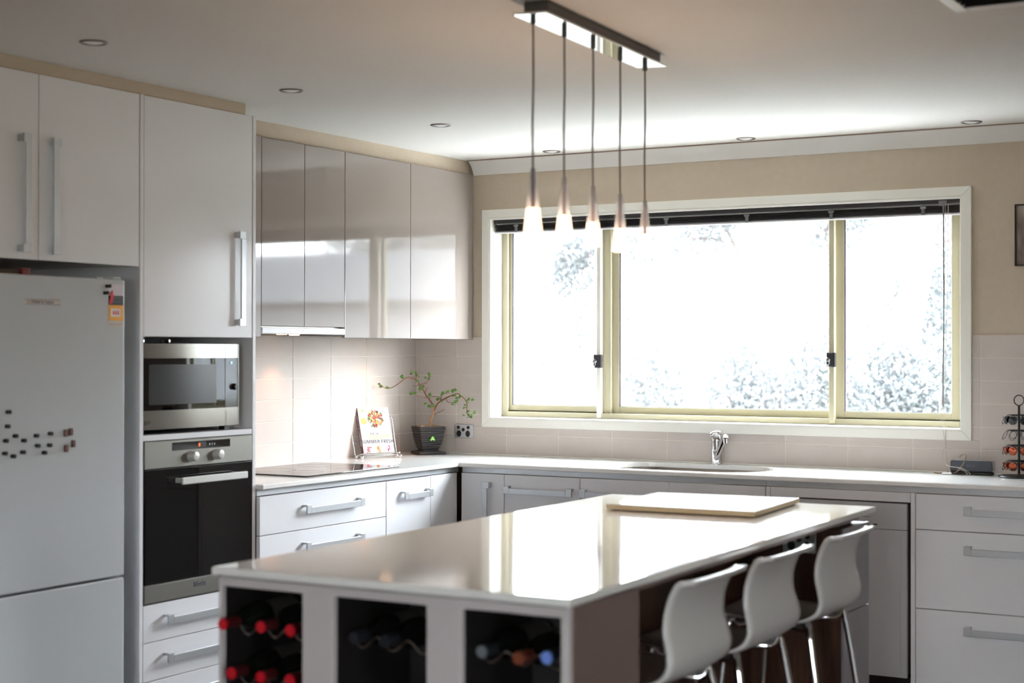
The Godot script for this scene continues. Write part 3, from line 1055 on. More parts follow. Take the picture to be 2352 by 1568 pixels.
func tall_cabinets() -> void:
	var X := 0.60
	var top := 2.380
	var n := V(1, 0, 0); var uz := V(0, 0, 1); var uy := V(0, 1, 0)
	var c := thing("oven_cabinet", "tall white cabinet holding the microwave and oven, cupboard above and drawers below", "cabinet", V(0.3, 0, 2.41))
	obj("side_panel", one_box(0.0075, X + 0.002, 0.0, top, 2.081, 2.100), M.white, c)
	obj("side_panel", one_box(0.002, X + 0.002, 0.0, top, 2.727, 2.746), M.white, c)
	var st := start()
	bx(st, 0.002, X - 0.02, 1.500, top, 2.101, 2.726, 0)
	obj("upper_body", st, M.white_inside, c)
	obj("niche_back", one_box(0.003, 0.03, 1.125, 1.499, 2.101, 2.726, 0), M.white_inside, c)
	obj("shelf", one_box(0.003, X, 1.1035, 1.1245, 2.101, 2.726), M.white, c)
	obj("lower_body", one_box(0.003, X - 0.02, 0.08, 0.50, 2.101, 2.726, 0), M.gap, c)
	obj("plinth", one_box(0.1, X - 0.06, 0.0, 0.08, 2.101, 2.726), M.white, c)
	var d := front_x(c, "door", X, 1.488, top, 2.102, 2.725, M.white)
	handle(d, V(X, 1.722, 2.195), V(0, 1, 0), n, V(0, 0, 1), 0.375)
	var ys := [0.499, 0.359, 0.215, 0.085]
	for k in 3:
		d = front_x(c, "drawer", X, ys[k + 1], ys[k], 2.102, 2.725, M.white)
		handle(d, V(X, 0.436 - k * 0.142, 2.41), uz, n, uy, 0.42)
	# cupboard over the fridge
	c = thing("fridge_cabinet", "white two-door cupboard above the fridge with long vertical handles", "cabinet", V(0.3, 1.745, 3.24))
	carcass(c, 0.003, X - 0.02, 1.748, top, 2.748, 3.728, M.white_inside)
	d = front_x(c, "door", X, 1.744, top, 3.237, 3.727, M.white)
	handle(d, V(X, 1.966, 3.313), V(0, 1, 0), n, V(0, 0, 1), 0.40)
	d = front_x(c, "door", X, 1.744, top, 2.748, 3.237, M.white)
	handle(d, V(X, 1.966, 3.178), V(0, 1, 0), n, V(0, 0, -1), 0.40)
	c = thing("end_panel", "tall white panel at the far left of the fridge", "panel", V(0.3, 0, 3.74))
	obj("board", one_box(0.002, X + 0.002, 0.0, top, 3.730, 3.750), M.white, c)
	microwave()
	oven()
	fridge()

# a sheet that bulges along z: x = x0 + bulge * (1 - u * u), u from -1 at za to 1 at zb
func bulged(st: SurfaceTool, x0: float, bulge: float, za: float, zb: float, z0: float, z1: float, y0: float, y1: float, lift := 0.0) -> void:
	st.set_smooth_group(1)
	var k := 10
	for i in k:
		var a := lerpf(z0, z1, float(i) / k); var b := lerpf(z0, z1, float(i + 1) / k)
		var ua := (a - za) / (zb - za) * 2 - 1; var ub := (b - za) / (zb - za) * 2 - 1
		var xa := x0 + lift + bulge * (1 - ua * ua); var xb := x0 + lift + bulge * (1 - ub * ub)
		face(st, [V(xa, y0, a) - O, V(xb, y0, b) - O, V(xb, y1, b) - O, V(xa, y1, a) - O], V(-5, y0, a) - O)
		for y in [y0, y1]:
			st.set_smooth_group(2)
			face(st, [V(xa, y, a) - O, V(xb, y, b) - O, V(x0 - 0.02, y, b) - O, V(x0 - 0.02, y, a) - O], V(xa, (y0 + y1) * 0.5, a) - O)
			st.set_smooth_group(1)
	st.set_smooth_group(-1)
	for z in [z0, z1]:
		var u: float = (z - za) / (zb - za) * 2 - 1
		var x := x0 + lift + bulge * (1 - u * u)
		face(st, [V(x, y0, z) - O, V(x, y1, z) - O, V(x0 - 0.02, y1, z) - O, V(x0 - 0.02, y0, z) - O], V(x0, (y0 + y1) * 0.5, (z0 + z1) * 0.5) - O)

func microwave() -> void:
	var m := thing("microwave", "stainless steel microwave with a dark door window in the cabinet niche", "microwave", V(0.4, 1.125, 2.42))
	var za := 2.148; var zb := 2.722; var x := 0.572
	var zc := 2.243   # seam between door and controls
	obj("case", one_box(0.12, x - 0.004, 1.142, 1.463, za + 0.004, zb - 0.004, 0.004), M.black, m)
	var st := start()
	for a in [[1.143, 1.214], [1.409, 1.464]]:
		bulged(st, x, 0.018, za, zb, zc + 0.001, zb, a[0], a[1])
	bulged(st, x, 0.018, za, zb, 2.705, zb, 1.214, 1.409)
	var d := obj("door", st, M.steel_mw, m)
	st = start()
	bulged(st, x - 0.003, 0.018, za, zb, zc + 0.001, 2.705, 1.214, 1.409)
	obj("window", st, M.mw_glass, d)
	st = start()
	bulged(st, x - 0.002, 0.018, za, zb, 2.30, 2.67, 1.235, 1.385)
	obj("mesh_screen", st, M.mw_screen, d)
	st = start()
	for a in [[1.143, 1.214], [1.409, 1.464]]:
		bulged(st, x, 0.018, za, zb, za, zc - 0.001, a[0], a[1])
	bulged(st, x, 0.018, za, zb, za, za + 0.008, 1.214, 1.409)
	var cp := obj("control_panel", st, M.steel_mw, m)
	st = start()
	bulged(st, x - 0.002, 0.018, za, zb, za + 0.008, zc - 0.001, 1.214, 1.409)
	obj("keypad", st, M.mw_pad, cp)
	st = start()
	lathe(st, [Vector2(0.0, 0.012), Vector2(0.011, 0.012), Vector2(0.013, 0.0)], at(V(x + 0.005, 1.295, za + 0.035), Basis(Vector3.FORWARD, PI / 2)), 18)
	obj("dial", st, M.black, cp)
	st = start()
	bulged(st, x + 0.001, 0.018, za, zb, za + 0.006, zc - 0.006, 1.160, 1.200)
	obj("open_button", st, M.steel_mw, cp)
	st = start()
	bx(st, x + 0.004, x + 0.0085, 1.386, 1.394, za + 0.052, za + 0.06, 0.0005)
	obj("indicator", st, glow(Color(0.7, 0.95, 1.0), 1.0), cp)
	words(d, "lettering", "LG", 0.014, V(x + 0.0095, 1.168, 2.676), Basis(Vector3.UP, PI / 2 + 0.08), M.dark_print, true)
	for z in [2.19, 2.68]:
		for xx in [0.18, 0.53]:
			obj("foot", one_box(xx - 0.015, xx + 0.015, 1.1247, 1.1425, z - 0.015, z + 0.015), M.black, m)
	# bits lying on top of the microwave
	for q in [[0.53, 2.675, "black clip lying at the left end of the microwave top"], [0.54, 2.545, "black clip lying mid-way along the microwave top"]]:
		st = start()
		tube(st, [V(q[0], 1.4715, q[1] - 0.02), V(q[0] - 0.01, 1.474, q[1]), V(q[0], 1.4715, q[1] + 0.02)], 0.007, 8)
		var k := thing("clip", q[2], "clip", V(q[0], 1.464, q[1]))
		O = k.position
		st = start()
		tube(st, [V(q[0], 1.4715, q[1] - 0.025), V(q[0] - 0.01, 1.474, q[1]), V(q[0], 1.4715, q[1] + 0.025)], 0.007, 8)
		obj("body", st, M.black, k)
		st = start()
		lathe(st, [Vector2(0.0, 0.0), Vector2(0.006, 0.0), Vector2(0.006, 0.003), Vector2(0.0, 0.004)], at(V(q[0] + 0.008, 1.474, q[1] - 0.012), Basis(Vector3.FORWARD, PI / 2)), 12)
		obj("rivet", st, M.chrome, k)

func oven() -> void:
	var v := thing("wall_oven", "built-in wall oven with a steel control panel and black glass door", "oven", V(0.3, 0.502, 2.42))
	var x := 0.605
	obj("case", one_box(0.05, 0.58, 0.506, 1.100, 2.108, 2.720), M.black, v)
	var p := obj("control_panel", one_box(0.58, x, 0.999, 1.101, 2.105, 2.722, 0.002), M.steel_panel, v)
	obj("display", one_box(x, x + 0.0015, 1.062, 1.092, 2.243, 2.575, 0.0006), M.black_glass, p)
	obj("screen", one_box(x + 0.0015, x + 0.002, 1.066, 1.088, 2.385, 2.43, 0.0002), M.mw_screen, p)
	obj("digits", one_box(x + 0.002, x + 0.0025, 1.071, 1.083, 2.421, 2.429, 0.0002), glow(Color(1.0, 0.35, 0.08), 1.6), p)
	var st := start()
	for k in 3:
		bx(st, x + 0.0015, x + 0.002, 1.074, 1.080, 2.335 + k * 0.014, 2.338 + k * 0.014, 0.0002)
	obj("symbols", st, M.handle, p)
	for z in [2.472, 2.327]:
		st = start()
		lathe(st, [Vector2(0.021, 0.0), Vector2(0.019, 0.022), Vector2(0.016, 0.030), Vector2(0.0, 0.033)], at(V(x, 1.036, z), Basis(Vector3.FORWARD, PI / 2)), 24)
		obj("knob", st, M.knob, p)
	var d := obj("door", one_box(0.58, x, 0.572, 0.996, 2.105, 2.722, 0.002), M.black_glass, v)
	st = start()
	bx(st, x + 0.034, x + 0.046, 0.935, 0.962, 2.185, 2.565, 0.003)
	for z in [2.20, 2.55]:
		bx(st, x, x + 0.036, 0.940, 0.958, z - 0.009, z + 0.009, 0.002)
	obj("handle", st, M.knob, d)
	var b := obj("lower_trim", one_box(0.58, x, 0.504, 0.570, 2.105, 2.722, 0.002), M.steel_panel, v)
	words(b, "lettering", "Miele", 0.020, V(x + 0.0004, 0.545, 2.42), Basis(Vector3.UP, PI / 2), M.dark_print, true)

func fridge() -> void:
	var f := thing("fridge", "tall silver-white fridge with the freezer door below, in the cabinet alcove", "fridge", V(0.33, 0, 3.22))
	var z0 := 2.874; var z1 := 3.62; var x := 0.655
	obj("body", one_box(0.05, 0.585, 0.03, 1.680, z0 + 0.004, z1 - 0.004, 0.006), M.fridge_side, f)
	var doors := [["fridge_door", 0.636, 1.690], ["freezer_door", 0.06, 0.628]]
	for q in doors:
		var st := start()
		# a door panel with generously rounded vertical edges
		var p := PackedVector2Array()
		for k in 5:
			var a := PI * 0.5 * k / 4
			p.append(Vector2(x - 0.014 + 0.014 * sin(a), z0 + 0.014 - 0.014 * cos(a)))
		for k in 5:
			var a := PI * 0.5 * k / 4
			p.append(Vector2(x - 0.014 + 0.014 * cos(a), z1 - 0.014 + 0.014 * sin(a)))
		p.append(Vector2(0.587, z1)); p.append(Vector2(0.587, z0))
		slab(st, p, q[1], q[2], 0.004)
		obj(q[0], st, M.fridge, f)
	obj("hinge_cover", one_box(0.60, 0.64, 1.6905, 1.700, z0 + 0.008, z0 + 0.05, 0.003), M.fridge, f)
	obj("hinge_cover", one_box(0.60, 0.64, 1.6905, 1.697, z0 + 0.10, z0 + 0.13, 0.003), M.fridge, f)
	var b := obj("badge", one_box(x, x + 0.006, 1.591, 1.611, 3.195, 3.352, 0.002), M.chrome_soft, f)
	words(b, "lettering", "Fisher & Paykel", 0.0105, V(x + 0.0062, 1.601, 3.275), Basis(Vector3.UP, PI / 2), M.dark_print)
	for z in [z0 + 0.03, z1 - 0.03]:
		obj("foot", one_box(0.50, 0.56, 0.0, 0.031, z - 0.02, z + 0.02), M.black, f)

# ---------------------------------------------------------------- the island
func island() -> void:
	O = Vector3.ZERO
	var st := start()
	slab(st, PackedVector2Array([Vector2(2.08, 4.068), Vector2(3.092, 4.073), Vector2(3.033, 1.700), Vector2(2.023, 1.730)]), 0.880, 0.900, 0.003)
	var o := obj("island_benchtop", st, M.stone)
	tag(o, "glossy white stone island benchtop in the foreground mirroring the window", "benchtop")
	var c := thing("island_cabinet", "island base with three open wine bays facing the camera", "cabinet", V(2.56, 0, 2.9))
	# wine bays: stiles and rails of the front frame
	var zf := 4.05
	for s in [[2.086, 2.095], [2.347, 2.439], [2.705, 2.799], [3.057, 3.076]]:
		obj("stile", one_box(s[0], s[1], 0.06, 0.8745, zf - 0.02, zf, 0.002), M.frame_grey, c)
	obj("top_rail", one_box(2.086, 3.076, 0.852, 0.874, zf - 0.021, zf - 0.0005, 0.001), M.frame_grey, c)
	st = start()
	slab(st, PackedVector2Array([Vector2(2.095, zf - 0.024), Vector2(3.062, zf - 0.024), Vector2(3.056, 3.70), Vector2(2.085, 3.70)]), 0.8742, 0.8798, 0.0005)
	obj("packer", st, M.frame_grey, c)
	st = start()
	slab(st, PackedVector2Array([Vector2(2.085, 3.699), Vector2(3.060, 3.699), Vector2(3.004, 1.80), Vector2(2.045, 1.80)]), 0.8625, 0.8798, 0.0005)
	obj("sub_top", st, M.side_brown, c)
	for s in [[2.086, 2.0925], [2.349, 2.437], [2.707, 2.797]]:
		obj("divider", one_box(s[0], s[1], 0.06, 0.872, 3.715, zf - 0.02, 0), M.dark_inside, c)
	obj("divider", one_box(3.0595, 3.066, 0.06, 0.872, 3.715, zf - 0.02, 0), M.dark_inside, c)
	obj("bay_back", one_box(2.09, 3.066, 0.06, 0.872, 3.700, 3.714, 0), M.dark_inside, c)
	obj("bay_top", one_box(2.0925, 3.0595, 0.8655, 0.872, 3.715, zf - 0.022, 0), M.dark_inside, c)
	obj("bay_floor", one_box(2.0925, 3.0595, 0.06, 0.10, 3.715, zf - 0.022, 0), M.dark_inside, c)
	obj("side_panel", one_box(3.0662, 3.076, 0.0, 0.874, 3.690, zf - 0.021), M.side_brown, c)  # darkness and the dark floor's reflection are put into this brown
	# wavy chrome rails that carry the bottle necks
	for bay in [[2.0925, 2.349, 2.13, 0.085], [2.437, 2.707, 2.48, 0.088], [2.797, 3.0595, 2.84, 0.088]]:
		for y in [0.737, 0.611, 0.485]:
			for z in [3.985, 3.80]:
				st = start()
				var pts := []
				var b0: float = bay[0]; var b1: float = bay[1]; var bx0: float = bay[2]; var bp: float = bay[3]
				for k in 41:
					var x := lerpf(b0, b1, k / 40.0)
					pts.append(V(x, y - 0.014 * cos(TAU * (x - bx0) / bp) - (0.022 if z < 3.9 else 0.0), z))
				tube(st, pts, 0.0035, 6)
				obj("wine_rail", st, M.chrome, c)
	# recess for the stools and the block at the far end
	obj("back_panel", one_box(2.68, 2.70, 0.0, 0.862, 2.015, 3.689), M.walnut, c)
	obj("end_block", one_box(2.05, 3.012, 0.02, 0.850, 1.746, 2.012, 0.001), M.walnut, c)
	obj("side_body", one_box(2.05, 2.679, 0.02, 0.862, 2.013, 3.689, 0.001), M.white, c)
	obj("support_rail", one_box(2.06, 2.98, 0.8502, 0.862, 1.81, 1.98, 0), M.side_brown, c)
	obj("end_panel", one_box(3.0125, 3.022, 0.571, 0.852, 1.745, 2.016), M.block_grey, c)
	obj("end_panel", one_box(3.0125, 3.022, 0.02, 0.568, 1.745, 2.016), M.block_grey, c)
	var s := thing("power_outlet", "power outlet under the island overhang behind the stools", "outlet", V(2.869, 0.80, 2.012))
	outlet(s, V(2.869, 0.800, 2.012), Basis())
	# cutting board
	O = Vector3.ZERO
	s = thing("cutting_board", "large pale cutting board lying at the far end of the island", "cutting board", V(2.53, 0.9, 2.04))
	st = start()
	var bp := PackedVector2Array([Vector2(2.283, 2.292), Vector2(2.815, 2.282), Vector2(2.770, 1.745), Vector2(2.243, 1.793)])
	slab(st, bp, 0.9035, 0.9185, 0.001)
	obj("core", st, M.board_edge, s)
	st = start()
	slab(st, inset(bp, 0.0006), 0.9186, 0.9215, 0.0008)
	obj("top_face", st, M.board, s)
	for k in [0.30, 0.62]:
		var a := bp[0].lerp(bp[3], k) + Vector2(0.004, 0); var b := bp[1].lerp(bp[2], k) - Vector2(0.004, 0)
		st = start()
		tube(st, [V(a.x, 0.9216, a.y), V(b.x, 0.9216, b.y)], 0.0006, 4)
		obj("groove", st, M.handle, s)
	for p in bp:
		var q := p.lerp(Vector2(2.53, 2.03), 0.12)
		obj("foot", one_box(q.x - 0.012, q.x + 0.012, 0.9001, 0.9036, q.y - 0.012, q.y + 0.012), M.black, s)

# a double power point: switches above the sockets, plate facing local z
func outlet(s: Node, p: Vector3, b: Basis) -> void:
	var st := start()
	obox(st, at(p + b.z * 0.0055, b), V(0.116, 0.072, 0.010), 0.003)
	obj("plate", st, M.handle, s)
	for q in [[-0.030, 0.020, 0.009], [0.030, 0.020, 0.009], [0.0, 0.008, 0.009]]:
		st = start()
		lathe(st, [Vector2(q[2], 0.0), Vector2(q[2], 0.002), Vector2(0.0, 0.003)], at(p + b * V(q[0], q[1], 0.0105), b * Basis(Vector3.RIGHT, PI / 2)), 16)
		obj("switch", st, M.black, s)
	for x in [-0.027, 0.027]:
		st = start()
		lathe(st, [Vector2(0.0135, 0.0), Vector2(0.0135, 0.001), Vector2(0.0, 0.0012)], at(p + b * V(x, -0.013, 0.0105), b * Basis(Vector3.RIGHT, PI / 2).scaled(V(1, 1, 1)) * Basis.from_scale(V(1, 1, 1.25))), 18)
		obj("socket", st, M.black, s)

func stools() -> void:
	var names := ["nearest white bar stool in front of the island end with the wine bays", "middle one of the three white bar stools along the island", "farthest white bar stool, in front of the dishwasher"]
	var zs := [3.405, 2.885, 2.312]
	var first: Node3D = null
	for k in 3:
		var s: Node3D
		if k == 0:
			s = make_stool(names[0], V(3.102, 0, zs[0]))
			first = s
		else:
			s = first.duplicate()
			s.name = numbered("bar_stool")
			add_child(s)
			s.position = V(3.102, 0, zs[k])
			s.set_meta("label", names[k])

func make_stool(label: String, p: Vector3) -> Node3D:
	var s := thing("bar_stool", label, "bar stool", p, "white bar stools along the island")
	# profile from the front of the seat over the seat, up the back and over the rolled lip: x, y, half width
	var prof := [V(-0.385, 0.600, 0.150), V(-0.372, 0.613, 0.172), V(-0.34, 0.618, 0.190), V(-0.27, 0.613, 0.198), V(-0.19, 0.606, 0.200), V(-0.11, 0.605, 0.200), V(-0.045, 0.613, 0.199), V(0.0, 0.636, 0.197), V(0.018, 0.673, 0.195), V(0.012, 0.713, 0.190), V(0.002, 0.753, 0.184), V(0.003, 0.793, 0.180), V(0.012, 0.826, 0.180), V(0.024, 0.852, 0.181), V(0.034, 0.864, 0.179), V(0.049, 0.872, 0.174), V(0.066, 0.873, 0.165)]
	var line := []
	for i in prof.size() - 1:
		for k in 3:
			line.append(prof[i].cubic_interpolate(prof[i + 1], prof[max(i - 1, 0)], prof[min(i + 2, prof.size() - 1)], k / 3.0))
	line.append(prof[-1])
	var nu := 14
	var front := []; var back := []
	for i in line.size():
		var a: Vector3 = line[max(i - 1, 0)]; var b: Vector3 = line[min(i + 1, line.size() - 1)]
		var d := Vector2(b.x - a.x, b.y - a.y).normalized()
		var nn := Vector2(-d.y, d.x)   # the side one sits on
		var fr := []; var bk := []
		for k in nu + 1:
			var u := -1.0 + 2.0 * k / nu
			var q: Vector3 = line[i]
			# the sides come forward and up a little, as a moulded shell does
			var lift := 0.009 * pow(abs(u), 2.5) * (1.0 if q.y < 0.868 else 0.3)
			var c := V(q.x + nn.x * lift, q.y + nn.y * lift, q.z * 1.02 * u)
			var th := 0.0045 if i < line.size() - 8 else 0.0062
			fr.append(c + V(nn.x, nn.y, 0) * th)
			bk.append(c - V(nn.x, nn.y, 0) * th)
		front.append(fr); back.append(bk)
	var st := start()
	st.set_smooth_group(1)
	for i in line.size() - 1:
		for k in nu:
			var c: Vector3 = (front[i][k] + back[i][k] + front[i + 1][k + 1] + back[i + 1][k + 1]) * 0.25
			face(st, [front[i][k], front[i][k + 1], front[i + 1][k + 1], front[i + 1][k]], c)
			face(st, [back[i][k], back[i][k + 1], back[i + 1][k + 1], back[i + 1][k]], c)
	for i in line.size() - 1:
		for k in [0, nu]:
			var c: Vector3 = (front[i][nu / 2] + back[i][nu / 2]) * 0.5
			face(st, [front[i][k], back[i][k], back[i + 1][k], front[i + 1][k]], c)
	for i in [0, line.size() - 1]:
		for k in nu:
			var c: Vector3 = (front[i][k] + back[i][k]) * 0.5 - (line[i] - line[clampi(i, 2, line.size() - 3)])
			c.z = front[i][k].z
			face(st, [front[i][k], front[i][k + 1], back[i][k + 1], back[i][k]], c)
	obj("seat_shell", st, M.shell, s)
	for q in [[-0.30, -0.35], [-0.03, 0.05]]:
		for sz in [-1.0, 1.0]:
			st = start()
			tube(st, smooth_path([O + V(-0.18, 0.586, 0.06 * sz), O + V(lerpf(-0.18, q[0], 0.8), 0.584, 0.14 * sz), O + V(q[0], 0.563, 0.172 * sz), O + V(q[1], 0.006, 0.208 * sz)], 5), 0.0115, 10)
			obj("leg", st, M.chrome, s)
			st = start()
			lathe(st, [Vector2(0.0, 0.0), Vector2(0.016, 0.0), Vector2(0.014, 0.02), Vector2(0.0, 0.02)], at(O + V(q[1], 0.0, 0.208 * sz)), 12)
			obj("foot_cap", st, M.black, s)
	st = start()
	tube(st, [O + V(-0.342, 0.20, -0.188), O + V(-0.342, 0.20, 0.188)], 0.009, 8)
	obj("footrest", st, M.chrome, s)
	st = start()
	bx(st, O.x - 0.26, O.x - 0.10, 0.580, 0.597, O.z - 0.09, O.z + 0.09, 0.003)
	obj("mount", st, M.black, s)
	return s

# ---------------------------------------------------------------- lamps
func lamps() -> void:
	var H := 2.425
	# pendant bar over the island
	var p := thing("pendant_light", "long mirrored ceiling bar with five glowing glass drop pendants over the island", "pendant light", V(2.48, H, 2.78))
	var cs := start()
	slab(cs, PackedVector2Array([Vector2(2.488, 3.215), Vector2(2.560, 3.205), Vector2(2.492, 2.310), Vector2(2.420, 2.322)]), H - 0.034, H - 0.0005, 0.001)
	obj("canopy", cs, M.canopy, p)
	cs = start()
	slab(cs, PackedVector2Array([Vector2(2.466, 3.243), Vector2(2.564, 3.225), Vector2(2.498, 2.272), Vector2(2.402, 2.297)]), H - 0.040, H - 0.0342, 0.0006)
	obj("mirror_plate", cs, M.mirror, p)
	var xs := [2.508, 2.494, 2.486, 2.466, 2.458]
	var zs := [3.199, 2.986, 2.785, 2.557, 2.356]
	var ys := [1.949, 1.944, 1.937, 1.934, 1.929]
	for k in 5:
		var x: float = xs[k]
		var z: float = zs[k]
		var y: float = ys[k] + 0.006
		var st := start()
		lathe(st, [Vector2(0.0, -0.022), Vector2(0.006, -0.022), Vector2(0.008, -0.018), Vector2(0.008, 0.0)], at(V(x, H - 0.041, z)), 14)
		obj("gland", st, M.canopy, p)
		st = start()
		tube(st, [V(x, H - 0.06, z), V(x + 0.001, 2.2, z), V(x - 0.001, 2.08, z + 0.001), V(x, y - 0.002, z)], 0.0030, 6)
		obj("cable", st, M.cable, p)
		st = start()
		lathe(st, [Vector2(0.0, -0.125), Vector2(0.005, -0.123), Vector2(0.0058, -0.02), Vector2(0.0058, 0.0), Vector2(0.0, 0.001)], at(V(x, y, z)), 12)
		obj("stem", st, M.copper_stem, p)
		# clear glass cone
		st = start()
		lathe(st, [Vector2(0.0195, -0.112), Vector2(0.0185, -0.100), Vector2(0.0130, -0.045), Vector2(0.0075, -0.005), Vector2(0.0064, 0.0)], at(V(x, y, z)), 24)
		obj("glass_shade", st, M.shade_glass, p)
		# frosted glowing end
		st = start()
		lathe(st, [Vector2(0.0, -0.186), Vector2(0.022, -0.187), Vector2(0.0275, -0.184), Vector2(0.0272, -0.178), Vector2(0.0197, -0.1125), Vector2(0.0, -0.110)], at(V(x, y, z)), 24)
		obj("frosted_bulb", st, M.bulb, p)
		var l := OmniLight3D.new()
		l.name = "lamp_light"
		p.add_child(l, true)
		l.position = V(x, y - 0.15, z) - O
		l.light_energy = 0.035
		l.light_color = Color(1.0, 0.80, 0.62)
		l.light_size = 0.02
		l.omni_range = 12.0
		l.omni_attenuation = 2.0
		l.shadow_enabled = true
	# recessed downlights
	var dl := [["recessed downlight nearest the camera, above the fridge", 0.998, 3.385], ["recessed downlight above the microwave column's end", 0.958, 2.312], ["recessed downlight in front of the taupe wall cabinets", 0.945, 1.242], ["recessed downlight close to the cornice left of the pendants", 0.922, 0.187], ["recessed downlight above the middle of the window", 1.937, 0.164], ["recessed downlight above the right end of the window", 2.982, 0.192]]
	var first: Node3D = null
	for k in dl.size():
		var q: Array = dl[k]
		if first == null:
			first = thing("downlight", q[0], "downlight", V(q[1], H, q[2]), "recessed ceiling downlights")
			var st := start()
			lathe(st, [Vector2(0.034, 0.0015), Vector2(0.033, -0.003), Vector2(0.041, -0.005), Vector2(0.045, -0.002), Vector2(0.0455, 0.0)], at(O), 32)
			obj("rim", st, M.rim, first)
			st = start()
			lathe(st, [Vector2(0.0, -0.0075), Vector2(0.012, -0.007), Vector2(0.022, -0.005), Vector2(0.0335, -0.0012)], at(O), 24)
			obj("lens", st, M.lens, first)  # white dome: the glint of the window is put into its colour
		else:
			var d: Node3D = first.duplicate()
			d.name = numbered("downlight")
			add_child(d)
			d.position = V(q[1], H, q[2])
			d.set_meta("label", q[0])
	# ceiling air grille at the top right
	var g := thing("ceiling_vent", "square white air vent in the ceiling at the top right corner", "vent", V(3.72, H, 2.72))
	var st := start()
	bx(st, 3.525, 3.565, H - 0.014, H - 0.0005, 2.527, 2.93, 0.003)
	bx(st, 3.885, 3.925, H - 0.014, H - 0.0005, 2.527, 2.93, 0.003)
	bx(st, 3.565, 3.885, H - 0.014, H - 0.0005, 2.527, 2.567, 0.003)
	bx(st, 3.565, 3.885, H - 0.014, H - 0.0005, 2.89, 2.93, 0.003)
	obj("frame", st, M.vent, g)
	obj("backing", one_box(3.565, 3.885, H - 0.003, H - 0.0005, 2.567, 2.89, 0), M.charcoal, g)
	for k in 8:
		st = start()
		obox(st, at(V(3.725, H - 0.010, 2.59 + k * 0.04), Basis(Vector3.RIGHT, 0.6)), V(0.318, 0.002, 0.02), 0.0004)
		obj("slat", st, M.charcoal, g)

# ---------------------------------------------------------------- small things on the bench
func on_the_bench() -> void:
	cookbook()
	plant()
	var s := thing("power_outlet", "silver double power outlet on the tiles beside the potted plant", "outlet", V(0.305, 1.018, 0.007))
	outlet(s, V(0.305, 1.018, 0.007), Basis())
	picture()
	speaker()
	pods()

